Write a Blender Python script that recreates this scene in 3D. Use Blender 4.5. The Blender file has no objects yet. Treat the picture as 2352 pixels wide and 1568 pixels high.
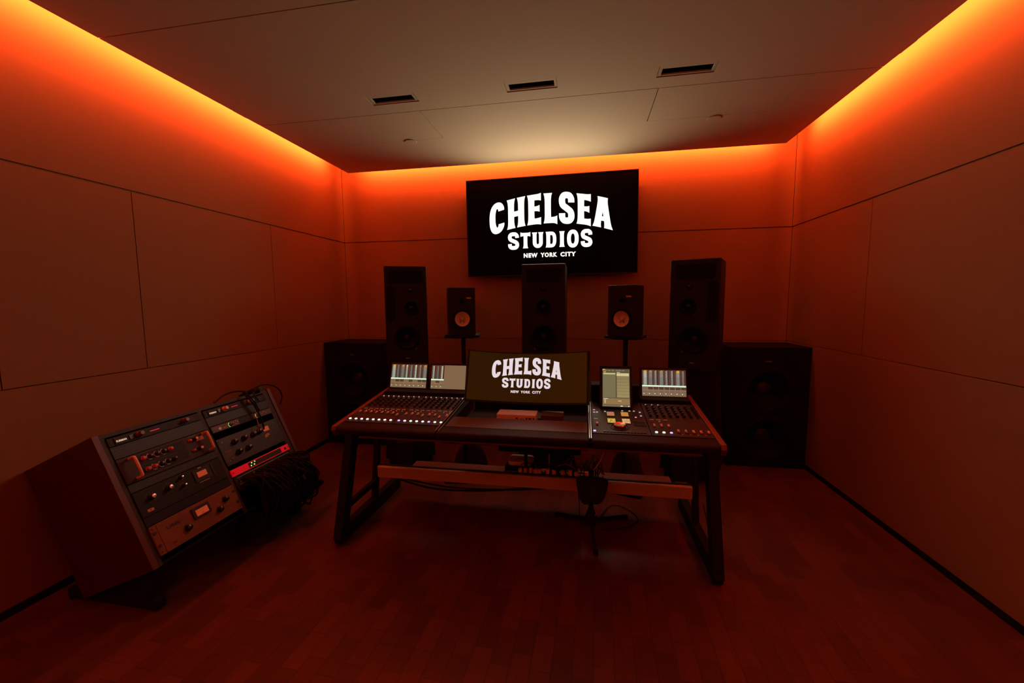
import bpy, bmesh, math, random
from mathutils import Matrix, Vector
random.seed(7)
SC = bpy.context.scene
COL = SC.collection
PI = math.pi

# ---------------------------------------------------------------- camera, world, light, exposure
cam = bpy.data.cameras.new('camera')
camo = bpy.data.objects.new('camera', cam)
COL.objects.link(camo)
SC.camera = camo
cam.sensor_width = 36.0
cam.lens = 940.18 / 2352 * 36.0
cam.clip_start = 0.02
YAW, PITCH, ROLL = -0.1764, 0.0961, -0.0082
fw = Vector((math.sin(YAW) * math.cos(PITCH), math.cos(YAW) * math.cos(PITCH), -math.sin(PITCH)))
rt = Vector((math.cos(YAW), -math.sin(YAW), 0))
up = rt.cross(fw)
r2 = rt * math.cos(ROLL) + up * math.sin(ROLL)
u2 = -rt * math.sin(ROLL) + up * math.cos(ROLL)
mw = Matrix((r2, u2, -fw)).transposed().to_4x4()
mw.translation = Vector((0, 0, 1.5))
camo.matrix_world = mw

world = bpy.data.worlds.new('world')
SC.world = world
world.use_nodes = True
world.node_tree.nodes['Background'].inputs[0].default_value = (0.0, 0.0, 0.0, 1)
world.node_tree.nodes['Background'].inputs[1].default_value = 0.0

SC.view_settings.view_transform = 'Standard'
SC.view_settings.look = 'None'
SC.view_settings.gamma = 1.0
SC.view_settings.use_curve_mapping = False
SC.view_settings.exposure = 0.0
SC.cycles.max_bounces = 8
SC.cycles.diffuse_bounces = 6
SC.cycles.use_denoising = True
SC.cycles.sample_clamp_indirect = 4.0

# room: camera stands over the origin, x right, y towards the television wall
WL, WR, WB, WF = -2.735, 1.942, 4.398, -2.6
SL, SR, SB, SF = -2.461, 1.717, 4.08, -2.3      # the lowered ceiling, a gap short of every wall
CZ, TOPZ = 2.858, 3.16
Z1, Z2 = 2.194, 1.100

LED = (1.0, 0.128, 0.028)
LED_W = 35.0                                     # watts per metre of cove strip


def cove(name, p, rot, length, k=1.0):
    l = bpy.data.lights.new(name, 'AREA')
    l.shape = 'RECTANGLE'
    l.size, l.size_y = length, 0.012
    l.energy = LED_W * length * k
    l.color = LED
    o = bpy.data.objects.new(name, l)
    COL.objects.link(o)
    o.location = p
    o.rotation_euler = rot
    return o


LZ, LA = 3.03, 0.15                              # strip height, distance from the wall it washes
cove('cove_light_left', (WL + LA, (SF + SB) / 2, LZ), (0, PI / 2, 0), SB - SF)
cove('cove_light_right', (WR - LA, (SF + SB) / 2, LZ), (0, -PI / 2, 0), SB - SF)
cove('cove_light_back', ((SL + SR) / 2, WB - LA, LZ), (PI / 2, 0, 0), SR - SL)
cove('cove_light_front', ((SL + SR) / 2, WF + LA, LZ), (-PI / 2, 0, 0), SR - SL)
# light thrown into the room by the television picture, which is brightest straight ahead
tvl = bpy.data.lights.new('television_light', 'AREA')
tvl.shape = 'RECTANGLE'
tvl.size, tvl.size_y = 1.25, 0.52
tvl.energy = 15.0
tvl.color = (1.0, 0.90, 0.66)
tvl.spread = math.radians(138)
tvo = bpy.data.objects.new('television_light', tvl)
COL.objects.link(tvo)
tvo.location = (-0.37, 4.296, 2.36)
tvo.rotation_euler = (-PI / 2, 0, 0)
for n in ('cove_light_left', 'cove_light_right'):
    o = bpy.data.objects[n]
    l = o.data
    l.size, l.size_y = 0.012, SB - SF      # long side along the wall


# ---------------------------------------------------------------- materials
def mat(name, c, rough=0.6, metal=0.0, var=0.12, scale=30.0, bump=0.0, emis=None, es=0.0, spec=0.5):
    m = bpy.data.materials.new(name)
    m.use_nodes = True
    nt = m.node_tree
    b = nt.nodes['Principled BSDF']
    tc = nt.nodes.new('ShaderNodeTexCoord')
    nz = nt.nodes.new('ShaderNodeTexNoise')
    nz.inputs['Scale'].default_value = scale
    nz.inputs['Detail'].default_value = 3.0
    nt.links.new(tc.outputs['Object'], nz.inputs['Vector'])
    mx = nt.nodes.new('ShaderNodeMix')
    mx.data_type = 'RGBA'
    mx.inputs[6].default_value = (*[x * (1 - var) for x in c], 1)
    mx.inputs[7].default_value = (*[min(1, x * (1 + var)) for x in c], 1)
    nt.links.new(nz.outputs['Fac'], mx.inputs[0])
    nt.links.new(mx.outputs[2], b.inputs['Base Color'])
    b.inputs['Roughness'].default_value = rough
    b.inputs['Metallic'].default_value = metal
    b.inputs['Specular IOR Level'].default_value = spec
    if bump:
        bp = nt.nodes.new('ShaderNodeBump')
        bp.inputs['Strength'].default_value = bump
        bp.inputs['Distance'].default_value = 0.002
        nt.links.new(nz.outputs['Fac'], bp.inputs['Height'])
        nt.links.new(bp.outputs['Normal'], b.inputs['Normal'])
    if emis:
        b.inputs['Emission Color'].default_value = (*emis, 1)
        b.inputs['Emission Strength'].default_value = es
    return m


def mat_fabric():
    m = mat('wall_fabric', (0.265, 0.132, 0.062), 0.95, var=0.03, scale=6.0, spec=0.1)
    nt = m.node_tree
    b = nt.nodes['Principled BSDF']
    tc = nt.nodes['Texture Coordinate']
    mp = nt.nodes.new('ShaderNodeMapping')
    mp.inputs['Scale'].default_value = (420, 420, 24)
    nz = nt.nodes.new('ShaderNodeTexNoise')
    nz.inputs['Scale'].default_value = 1.0
    nz.inputs['Detail'].default_value = 2.0
    bp = nt.nodes.new('ShaderNodeBump')
    bp.inputs['Strength'].default_value = 0.35
    bp.inputs['Distance'].default_value = 0.0015
    nt.links.new(tc.outputs['Object'], mp.inputs['Vector'])
    nt.links.new(mp.outputs['Vector'], nz.inputs['Vector'])
    nt.links.new(nz.outputs['Fac'], bp.inputs['Height'])
    nt.links.new(bp.outputs['Normal'], b.inputs['Normal'])
    return m


def mat_floor():
    m = mat('wood_block_floor', (0.2, 0.1, 0.06), 0.5, spec=0.35)
    nt = m.node_tree
    b = nt.nodes['Principled BSDF']
    tc = nt.nodes['Texture Coordinate']
    mp = nt.nodes.new('ShaderNodeMapping')
    mp.inputs['Rotation'].default_value = (0, 0, PI / 2 + 0.03)
    br = nt.nodes.new('ShaderNodeTexBrick')
    br.inputs['Scale'].default_value = 1.0
    br.inputs['Brick Width'].default_value = 0.19
    br.inputs['Row Height'].default_value = 0.085
    br.inputs['Mortar Size'].default_value = 0.0012
    br.inputs['Mortar Smooth'].default_value = 0.1
    br.inputs['Color1'].default_value = (0.135, 0.040, 0.017, 1)
    br.inputs['Color2'].default_value = (0.080, 0.024, 0.011, 1)
    br.inputs['Mortar'].default_value = (0.035, 0.015, 0.01, 1)
    br.offset = 0.37
    nt.links.new(tc.outputs['Object'], mp.inputs['Vector'])
    nt.links.new(mp.outputs['Vector'], br.inputs['Vector'])
    mp2 = nt.nodes.new('ShaderNodeMapping')
    mp2.inputs['Scale'].default_value = (30, 3, 1)
    nz = nt.nodes.new('ShaderNodeTexNoise')
    nz.inputs['Scale'].default_value = 2.0
    nz.inputs['Detail'].default_value = 6.0
    nt.links.new(tc.outputs['Object'], mp2.inputs['Vector'])
    nt.links.new(mp2.outputs['Vector'], nz.inputs['Vector'])
    mx = nt.nodes.new('ShaderNodeMix')
    mx.data_type = 'RGBA'
    mx.blend_type = 'MULTIPLY'
    mx.inputs[0].default_value = 0.45
    nt.links.new(br.outputs['Color'], mx.inputs[6])
    nt.links.new(nz.outputs['Fac'], mx.inputs[7])
    nt.links.new(mx.outputs[2], b.inputs['Base Color'])
    bp = nt.nodes.new('ShaderNodeBump')
    bp.inputs['Strength'].default_value = 0.25
    bp.inputs['Distance'].default_value = 0.001
    nt.links.new(br.outputs['Fac'], bp.inputs['Height'])
    bp.invert = True
    nt.links.new(bp.outputs['Normal'], b.inputs['Normal'])
    return m


def mat_screen(name, strength):
    m = mat(name, (0.01, 0.01, 0.01), 0.35, spec=0.3)
    nt = m.node_tree
    b = nt.nodes['Principled BSDF']
    at = nt.nodes.new('ShaderNodeVertexColor')
    at.layer_name = 'Col'
    nt.links.new(at.outputs['Color'], b.inputs['Emission Color'])
    b.inputs['Emission Strength'].default_value = strength
    return m


def mat_mesh():
    m = mat('perforated_steel', (0.02, 0.02, 0.02), 0.5, 0.3)
    nt = m.node_tree
    b = nt.nodes['Principled BSDF']
    tc = nt.nodes['Texture Coordinate']
    vo = nt.nodes.new('ShaderNodeTexVoronoi')
    vo.inputs['Scale'].default_value = 170.0
    vo.inputs['Randomness'].default_value = 0.0
    rp = nt.nodes.new('ShaderNodeValToRGB')
    rp.color_ramp.elements[0].position = 0.42
    rp.color_ramp.elements[0].color = (0.001, 0.001, 0.001, 1)
    rp.color_ramp.elements[1].position = 0.5
    rp.color_ramp.elements[1].color = (0.020, 0.016, 0.015, 1)
    nt.links.new(tc.outputs['Object'], vo.inputs['Vector'])
    nt.links.new(vo.outputs['Distance'], rp.inputs['Fac'])
    nt.links.new(rp.outputs['Color'], b.inputs['Base Color'])
    return m


M_FAB = mat_fabric()
M_FLOOR = mat_floor()
M_CEIL = mat('ceiling_board', (0.63, 0.455, 0.295), 0.9, var=0.02, scale=90, bump=0.15, spec=0.1)
M_BLACK = mat('matte_black', (0.007, 0.006, 0.006), 0.8, spec=0.2)
M_SATIN = mat('satin_black', (0.010, 0.009, 0.009), 0.5, spec=0.3)
M_CAB = mat('black_cabinet_finish', (0.010, 0.008, 0.010), 0.5, bump=0.1, scale=160, spec=0.25)
M_SUB = mat('black_sub_finish', (0.005, 0.004, 0.004), 0.8, bump=0.1, scale=160, spec=0.15)
M_CONE = mat('black_driver_cone', (0.004, 0.004, 0.004), 0.75, spec=0.15)
M_RUB = mat('rubber_surround', (0.005, 0.005, 0.005), 0.7, spec=0.2)
M_CAP = mat('dust_cap', (0.018, 0.016, 0.016), 0.5, spec=0.3)
M_WCONE = mat('white_paper_cone', (0.68, 0.60, 0.52), 0.8, var=0.05)
M_GREY = mat('grey_powder_coat', (0.034, 0.028, 0.020), 0.6, 0.0, spec=0.3)
M_DGREY = mat('dark_grey_metal', (0.013, 0.010, 0.008), 0.6, 0.0, spec=0.3)
M_STEEL = mat('brushed_steel', (0.55, 0.52, 0.5), 0.3, 0.9)
M_TOP = mat('grey_worktop_laminate', (0.055, 0.030, 0.019), 0.55, var=0.05, spec=0.22)
M_ARM = mat('padded_armrest_leather', (0.017, 0.006, 0.004), 0.7, spec=0.15, bump=0.2, scale=220)
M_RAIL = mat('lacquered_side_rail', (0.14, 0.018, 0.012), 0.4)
M_SURF = mat('console_panel', (0.014, 0.010, 0.010), 0.55, spec=0.3)
M_WOOD = mat('dark_red_wood', (0.055, 0.008, 0.010), 0.5, var=0.2, scale=12)
M_WOODE = mat('wood_edge', (0.07, 0.012, 0.008), 0.5, var=0.2, scale=12)
M_BEAM = mat('pale_painted_beam', (0.50, 0.42, 0.36), 0.5, var=0.04)
M_WHITE = mat('white_plastic', (0.75, 0.70, 0.62), 0.4, var=0.03)
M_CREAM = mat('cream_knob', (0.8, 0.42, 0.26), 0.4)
M_KNOB = mat('black_knob', (0.007, 0.007, 0.008), 0.35)
M_METK = mat('spun_metal_knob', (0.8, 0.72, 0.66), 0.22, 0.95)
M_REDK = mat('red_knob', (0.5, 0.05, 0.03), 0.4)
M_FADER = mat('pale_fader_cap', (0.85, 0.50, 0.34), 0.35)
M_UNIT = mat('black_rack_panel', (0.007, 0.005, 0.004), 0.6, 0.0, spec=0.3)
M_BROWN = mat('grey_brown_rack_panel', (0.036, 0.020, 0.011), 0.6, 0.0, spec=0.3)
M_SLATE = mat('slate_rack_panel', (0.018, 0.018, 0.019), 0.5, 0.0)
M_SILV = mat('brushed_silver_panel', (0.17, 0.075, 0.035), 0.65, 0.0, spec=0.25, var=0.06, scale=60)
M_UA = mat('bronze_rack_panel', (0.09, 0.035, 0.02), 0.5, 0.1)
M_MESH = mat_mesh()
M_CABLE = mat('black_cable_jacket', (0.005, 0.004, 0.004), 0.7, spec=0.2)
M_CABR = mat('red_cable_jacket', (0.35, 0.04, 0.04), 0.45)
M_BAG = mat('black_sandbag_cloth', (0.010, 0.009, 0.009), 0.9, bump=0.5, scale=40)
M_TRAY = mat('brown_tray_paint', (0.15, 0.05, 0.03), 0.6)
M_TAPE = mat('masking_tape', (0.55, 0.26, 0.13), 0.8)
M_INK = mat('ink', (0.02, 0.02, 0.02), 0.7)
M_PRINT = mat('pale_silkscreen', (0.6, 0.5, 0.45), 0.6)
M_METER = mat('meter_face', (0.75, 0.45, 0.28), 0.6, emis=(1, 0.06, 0.01), es=0.10)
M_LOGO_TV = mat('tv_logo_light', (0, 0, 0), 0.8, emis=(1.0, 0.95, 0.82), es=1.25)
M_LOGO_MON = mat('monitor_logo_light', (0, 0, 0), 0.8, emis=(0.80, 0.68, 0.72), es=1.0)
M_TVBLK = mat('tv_glass', (0.002, 0.002, 0.002), 0.5, spec=0.05)
M_MONBLK = mat('monitor_glow', (0.006, 0.005, 0.004), 0.4, emis=(0.021, 0.0078, 0.0006), es=1.0, spec=0.2)
M_SCR = mat_screen('display_pixels', 1.0)
M_OLED = mat('white_button_light', (0.5, 0.5, 0.5), 0.5, emis=(0.72, 1.0, 0.86), es=1.5)
M_BLUE = mat('blue_button_light', (0.5, 0.5, 0.5), 0.5, emis=(0.45, 0.42, 1.0), es=1.3)
M_PINK = mat('pale_indicator_light', (0.5, 0.5, 0.5), 0.5, emis=(0.85, 0.62, 0.60), es=0.7)
M_ORG = mat('orange_indicator_light', (0.5, 0.3, 0.2), 0.5, emis=(1.0, 0.30, 0.16), es=0.8)
M_REDL = mat('red_indicator_light', (0.3, 0.02, 0.02), 0.5, emis=(1.0, 0.02, 0.05), es=0.7)
M_REDBAR = mat('red_lit_panel', (0.3, 0.01, 0.02), 0.5, emis=(1.0, 0.0, 0.015), es=0.32)
M_GRN = mat('green_indicator_light', (0.1, 0.3, 0.05), 0.5, emis=(0.45, 1.0, 0.25), es=1.0)
M_NAME = mat('lit_name_strip', (0.5, 0.5, 0.5), 0.5, emis=(1.0, 0.80, 0.55), es=0.55)


# ---------------------------------------------------------------- mesh builder
W = {}                                            # world matrix of every parent we made


def wm(o):
    return W.get(o.name, Matrix.Identity(4)) if o else Matrix.Identity(4)


class MB:
    def __init__(s, M=None):
        s.v, s.f, s.c = [], [], []
        s.M = M or Matrix.Identity(4)

    def add(s, vs, fs, col=None):
        n = len(s.v)
        s.v += [s.M @ Vector(p) for p in vs]
        s.f += [[i + n for i in f] for f in fs]
        s.c += [col] * len(fs)
        return s

    def box(s, x0, x1, y0, y1, z0, z1):
        vs = [(x, y, z) for z in (z0, z1) for y in (y0, y1) for x in (x0, x1)]
        return s.add(vs, [(0, 2, 3, 1), (4, 5, 7, 6), (0, 1, 5, 4), (2, 6, 7, 3), (0, 4, 6, 2), (1, 3, 7, 5)])

    def prism(s, pts, a, b, axis='y'):
        def P(p, t):
            if axis == 'y': return (p[0], t, p[1])
            if axis == 'x': return (t, p[0], p[1])
            return (p[0], p[1], t)
        n = len(pts)
        vs = [P(p, a) for p in pts] + [P(p, b) for p in pts]
        fs = [list(range(n)), list(range(2 * n - 1, n - 1, -1))]
        fs += [(i, (i + 1) % n, n + (i + 1) % n, n + i) for i in range(n)]
        return s.add(vs, fs)

    def bar(s, p0, p1, w, h, side=(1, 0, 0)):
        p0, p1 = Vector(p0), Vector(p1)
        d = (p1 - p0).normalized()
        a = Vector(side)
        a = (a - d * a.dot(d)).normalized()
        b = d.cross(a)
        vs = []
        for p in (p0, p1):
            for i, j in ((-1, -1), (1, -1), (1, 1), (-1, 1)):
                vs.append(p + a * (i * w / 2) + b * (j * h / 2))
        return s.add(vs, [(0, 1, 2, 3), (7, 6, 5, 4), (0, 4, 5, 1), (1, 5, 6, 2), (2, 6, 7, 3), (3, 7, 4, 0)])

    def cyl(s, p0, p1, r0, r1=None, n=20):
        r1 = r0 if r1 is None else r1
        p0, p1 = Vector(p0), Vector(p1)
        d = (p1 - p0).normalized()
        a = Vector((1, 0, 0)) if abs(d.x) < 0.8 else Vector((0, 1, 0))
        a = (a - d * a.dot(d)).normalized()
        b = d.cross(a)
        vs = [p + (a * math.cos(2 * PI * i / n) + b * math.sin(2 * PI * i / n)) * r for p, r in ((p0, r0), (p1, r1)) for i in range(n)]
        fs = [list(range(n))[::-1], list(range(n, 2 * n))]
        fs += [(i, (i + 1) % n, n + (i + 1) % n, n + i) for i in range(n)]
        return s.add(vs, fs)

    def lathe(s, c, ax, prof, n=32, close=True):
        """prof: (radius, distance along ax) pairs"""
        c, d = Vector(c), Vector(ax).normalized()
        a = Vector((1, 0, 0)) if abs(d.x) < 0.8 else Vector((0, 1, 0))
        a = (a - d * a.dot(d)).normalized()
        b = d.cross(a)
        vs = [c + d * t + (a * math.cos(2 * PI * i / n) + b * math.sin(2 * PI * i / n)) * r for r, t in prof for i in range(n)]
        fs = []
        for k in range(len(prof) - 1):
            fs += [(k * n + i, k * n + (i + 1) % n, (k + 1) * n + (i + 1) % n, (k + 1) * n + i) for i in range(n)]
        if close:
            fs += [list(range(n))[::-1], list(range((len(prof) - 1) * n, len(prof) * n))]
        return s.add(vs, fs)

    def tube(s, pts, r, n=6, sub=5):
        P = [Vector(p) for p in pts]
        if len(P) > 2 and sub:
            Q = []
            E = [P[0] * 2 - P[1]] + P + [P[-1] * 2 - P[-2]]
            for i in range(1, len(E) - 2):
                a, b, c, d = E[i - 1:i + 3]
                for k in range(sub):
                    t = k / sub
                    Q.append(0.5 * (2 * b + (c - a) * t + (2 * a - 5 * b + 4 * c - d) * t * t + (3 * b - a - 3 * c + d) * t ** 3))
            Q.append(P[-1])
            P = Q
        vs, fs, ref = [], [], None
        for i, p in enumerate(P):
            d = (P[min(i + 1, len(P) - 1)] - P[max(i - 1, 0)]).normalized()
            if ref is None:
                ref = Vector((0, 0, 1)) if abs(d.z) < 0.9 else Vector((1, 0, 0))
            a = (ref - d * ref.dot(d)).normalized()
            ref = a
            b = d.cross(a)
            vs += [p + (a * math.cos(2 * PI * k / n) + b * math.sin(2 * PI * k / n)) * r for k in range(n)]
        for i in range(len(P) - 1):
            fs += [(i * n + k, i * n + (k + 1) % n, (i + 1) * n + (k + 1) % n, (i + 1) * n + k) for k in range(n)]
        fs += [list(range(n))[::-1], list(range((len(P) - 1) * n, len(P) * n))]
        return s.add(vs, fs)

    def rect(s, x0, x1, y0, y1, z, col=None):
        return s.add([(x0, y0, z), (x1, y0, z), (x1, y1, z), (x0, y1, z)], [(0, 1, 2, 3)], col)

    def text(s, body, size, x, y, z, bold=0.0, spacing=1.0, fit=None, turn=False):
        """lettering in the local x-y plane, lower left corner at (x, y)"""
        cu = bpy.data.curves.new('t', 'FONT')
        cu.body, cu.size, cu.offset, cu.space_character = body, size, bold, spacing
        cu.resolution_u = 3
        o = bpy.data.objects.new('t', cu)
        COL.objects.link(o)
        me = bpy.data.meshes.new_from_object(o)
        vs = [v.co.copy() for v in me.vertices]
        fs = [list(p.vertices) for p in me.polygons]
        bpy.data.objects.remove(o)
        bpy.data.meshes.remove(me)
        x0, y0 = min(v.x for v in vs), min(v.y for v in vs)
        x1, y1 = max(v.x for v in vs), max(v.y for v in vs)
        k = (fit / (x1 - x0)) if fit else 1.0
        kk = size / (y1 - y0) if fit else 1.0
        if turn:
            vs = [((x1 - v.x) * k + x, (y1 - v.y) * kk + y, z) for v in vs]
        else:
            vs = [((v.x - x0) * k + x, (v.y - y0) * kk + y, z) for v in vs]
        return s.add(vs, fs)

    def build(s, name, m, parent=None, bev=0.0, smooth=False, local=False, seg=2):
        inv = Matrix.Identity(4) if (local or not parent) else wm(parent).inverted()
        me = bpy.data.meshes.new(name)
        me.from_pydata([inv @ p for p in s.v], [], s.f)
        if any(c is not None for c in s.c):
            ca = me.color_attributes.new('Col', 'FLOAT_COLOR', 'CORNER')
            for p in me.polygons:
                c = s.c[p.index] or (0, 0, 0)
                for li in p.loop_indices:
                    ca.data[li].color = (*c, 1)
        else:
            bm = bmesh.new()
            bm.from_mesh(me)
            bmesh.ops.recalc_face_normals(bm, faces=bm.faces)
            if bev:
                es = [e for e in bm.edges if len(e.link_faces) == 2 and e.calc_face_angle(0) > 0.5]
                bmesh.ops.bevel(bm, geom=es, offset=bev, segments=seg, affect='EDGES', profile=0.6, clamp_overlap=True)
            bm.to_mesh(me)
            bm.free()
        if smooth:
            me.polygons.foreach_set('use_smooth', [True] * len(me.polygons))
            me.set_sharp_from_angle(angle=0.7)
        me.materials.append(m)
        o = bpy.data.objects.new(name, me)
        COL.objects.link(o)
        if parent:
            o.parent = parent
            W[o.name] = wm(parent)
        return o


def thing(name, label, cat, loc=(0, 0, 0), rz=0.0, group=None):
    o = bpy.data.objects.new(name, None)
    o.empty_display_size = 0.05
    COL.objects.link(o)
    o.location = loc
    o.rotation_euler = (0, 0, rz)
    W[o.name] = Matrix.Translation(loc) @ Matrix.Rotation(rz, 4, 'Z')
    return tag(o, label, cat, group)


def tag(o, label, cat, group=None, kind=None):
    o['label'] = label
    o['category'] = cat
    if group: o['group'] = group
    if kind: o['kind'] = kind
    return o


def struct(o):
    o['kind'] = 'structure'
    return o


def plabel(o, text):
    o['label'] = text
    return o


def copy_tree(o, parent=None):
    c = o.copy()
    COL.objects.link(c)
    if parent:
        c.parent = parent
    for ch in list(o.children):
        copy_tree(ch, c)
    return c


def dup(o, loc, rz, label, group=None):
    c = copy_tree(o)
    c.location = loc
    c.rotation_euler = (0, 0, rz)
    W[c.name] = Matrix.Translation(loc) @ Matrix.Rotation(rz, 4, 'Z')
    c['label'] = label
    if group: c['group'] = group
    return c


def circle(cx, cy, r, n=24):
    return [(cx + r * math.cos(2 * PI * i / n), cy + r * math.sin(2 * PI * i / n)) for i in range(n)]


def rrect(x0, x1, y0, y1, r, n=4):
    out = []
    for cx, cy, a0 in ((x1 - r, y1 - r, 0), (x0 + r, y1 - r, 90), (x0 + r, y0 + r, 180), (x1 - r, y0 + r, 270)):
        for k in range(n + 1):
            a = math.radians(a0 + 90 * k / n)
            out.append((cx + r * math.cos(a), cy + r * math.sin(a)))
    return out


# ---------------------------------------------------------------- the room
o = MB().box(WL - .1, WR + .1, WF - .1, WB + .1, -0.06, 0).build('floor', M_FLOOR)
struct(o)


def wall(name, axis, base, sgn, a0, a1, joints):
    """fabric covered panels in three rows with thin open joints; base = face plane, sgn = direction into the wall"""
    b = MB()
    g = 0.0025

    def pan(p, q, z0, z1, out):
        f0, f1 = base - sgn * out, base + sgn * 0.03
        lo, hi = min(f0, f1), max(f0, f1)
        if axis == 'x': b.box(lo, hi, p + g, q - g, z0, z1)
        else: b.box(p + g, q - g, lo, hi, z0, z1)
    pan(a0, a1, 0.045, Z2 - 0.003, 0.006)
    js = [a0] + joints + [a1]
    for p, q in zip(js, js[1:]):
        pan(p, q, Z2 + 0.003, Z1 - 0.006, 0.0)
    pan(a0, a1, Z1 + 0.004, TOPZ, 0.0)
    lo, hi = sorted((base + sgn * 0.012, base + sgn * 0.1))
    if axis == 'x': b.box(lo, hi, a0, a1, 0, TOPZ)
    else: b.box(a0, a1, lo, hi, 0, TOPZ)
    return struct(b.build(name, M_FAB))


wall('wall_left', 'x', WL, -1, WF, WB, [-1.6, -0.5, 0.6, 1.467, 2.13, 3.26])
wall('wall_right', 'x', WR, 1, WF, WB, [-1.6, -0.3, 0.95, 2.1, 3.284])
wall('wall_back', 'y', WB, 1, WL, WR, [])
wall('wall_front', 'y', WF, -1, WL, WR, [])
struct(MB().box(WL - .011, WL + .003, WF, WB, 0, 0.042).build('baseboard_left', M_BLACK))
struct(MB().box(WR - .003, WR + .011, WF, WB, 0, 0.042).build('baseboard_right', M_BLACK))
struct(MB().box(WL, WR, WB - .003, WB + .011, 0, 0.042).build('baseboard_back', M_BLACK))

# lowered ceiling: boards with thin joints, openings left for the three downlights
DL = [(-1.451, -1.116), (-0.511, -0.184), (0.417, 0.747)]
DY0, DY1 = 2.645, 2.765
b = MB()
g = 0.0032


def cbox(x0, x1, y0, y1, k=(1, 1, 1, 1)):
    b.box(x0 + g * k[0], x1 - g * k[1], y0 + g * k[2], y1 - g * k[3], CZ, CZ + 0.03)


cbox(SL, SR, SF, 1.829)
cbox(SL, SR, 1.829, DY0 , (1, 1, 1, 0))
xs = [SL] + [x for d in DL for x in d] + [SR]
for i in range(0, len(xs), 2):
    cbox(xs[i], xs[i + 1], DY0, DY1, (0, 0, 0, 0))
cbox(SL, SR, DY1, 2.894, (1, 1, 0, 1))
ys = 3.39
cbox(SL, -2.06, 2.894, ys, (1, .3, 1, 0)); cbox(-2.06, -1.172, 2.894, ys, (.3, 1, 1, .3)); cbox(-1.172, 0.454, 2.894, ys, (1, 1, 1, 0))
cbox(0.454, 1.345, 2.894, ys, (1, .3, 1, .3)); cbox(1.345, SR, 2.894, ys, (.3, 1, 1, 0))
cbox(SL, -2.06, ys, SB, (1, 0, 0, 1)); cbox(-2.06, -1.172, ys, SB, (0, 0, .3, 1)); cbox(-1.172, 0.454, ys, SB, (0, 0, 0, 1))
cbox(0.454, 1.345, ys, SB, (0, 0, .3, 1)); cbox(1.345, SR, ys, SB, (0, 1, 0, 1))
b.box(SL + .02, SR - .02, SF + .02, DY0 - .02, CZ + 0.0305, CZ + 0.05)
b.box(SL + .02, SR - .02, DY1 + .02, SB - .02, CZ + 0.0305, CZ + 0.05)
xs = [SL + .02] + [x + s for d in DL for x, s in ((d[0], -.02), (d[1], .02))] + [SR - .02]
for i in range(0, len(xs), 2):
    b.box(xs[i], xs[i + 1], DY0 - .02, DY1 + .02, CZ + 0.0305, CZ + 0.05)
struct(b.build('ceiling', M_CEIL))
struct(MB().box(WL - .1, WR + .1, WF - .1, WB + .1, TOPZ, TOPZ + .06).build('trim_1', M_CEIL))

# three recessed lights, switched off
dn = ['leftmost of the three recessed ceiling downlights, dark slot in a pale rim',
      'middle one of the three recessed ceiling downlights, above the television',
      'rightmost of the three recessed ceiling downlights, dark slot in a pale rim']
root = None
for i, (x0, x1) in enumerate(DL):
    cx, cy = (x0 + x1) / 2, (DY0 + DY1) / 2
    if root is None:
        t = thing('recessed_downlight', dn[i], 'downlight', (cx, cy, CZ), 0, 'recessed ceiling downlights, unlit')
        root = t
        w, h = (x1 - x0) / 2 - .006, (DY1 - DY0) / 2 - .006
        f = MB()
        for (a, c, d, e) in ((-w, w, -h, -h + .026), (-w, w, h - .012, h), (-w, -w + .020, -h + .026, h - .012), (w - .016, w, -h + .026, h - .012)):
            f.box(cx + a, cx + c, cy + d, cy + e, CZ + .003, CZ + .012)
        f.build('rim', M_CEIL, t, bev=0.001)
        hb = MB()
        a, c = w - .004, h - .004
        hb.box(cx - a, cx + a, cy - c, cy - c + .003, CZ + .012, CZ + .12)
        hb.box(cx - a, cx + a, cy + c - .003, cy + c, CZ + .012, CZ + .12)
        hb.box(cx - a, cx - a + .003, cy - c, cy + c, CZ + .012, CZ + .12)
        hb.box(cx + a - .003, cx + a, cy - c, cy + c, CZ + .012, CZ + .12)
        hb.box(cx - a, cx + a, cy - c, cy + c, CZ + .12, CZ + .124)
        hb.build('housing', M_BLACK, t)
        for k in (-1, 0, 1):
            MB().lathe((cx + k * .095, cy, CZ + .118), (0, 0, -1), [(.035, 0), (.04, .03), (.034, .034), (.02, .012), (.001, .01)], 20).build('lamp', M_DGREY, t, smooth=True)
    else:
        dup(root, (cx, cy, CZ), 0, dn[i])
d0 = thing('sprinkler_cover', 'small round ceiling cover plate above the left tower speaker', 'sprinkler cover', (-1.462, 3.408, CZ), 0, 'round sprinkler covers in the ceiling')
MB().lathe((-1.462, 3.408, CZ), (0, 0, -1), [(.047, 0.0), (.050, .003), (.048, .006), (.001, .008)], 32).build('plate', M_CEIL, d0, smooth=True)
dup(d0, (0.938, 3.428, CZ), 0, 'small round ceiling cover plate above the right tower speaker')


# ---------------------------------------------------------------- lettering of the studio logo
def strip(path, w):
    """quads along a centre line; w = stroke width, or a function of 0..1"""
    out, n = [], len(path)
    L, R = [], []
    for i, p in enumerate(path):
        a, c = path[max(i - 1, 0)], path[min(i + 1, n - 1)]
        dx, dy = c[0] - a[0], c[1] - a[1]
        l = math.hypot(dx, dy) or 1
        ww = w(i / (n - 1)) if callable(w) else w
        L.append((p[0] - dy / l * ww / 2, p[1] + dx / l * ww / 2))
        R.append((p[0] + dy / l * ww / 2, p[1] - dx / l * ww / 2))
    for i in range(n - 1):
        out.append([L[i], R[i], R[i + 1], L[i + 1]])
    return out


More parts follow.
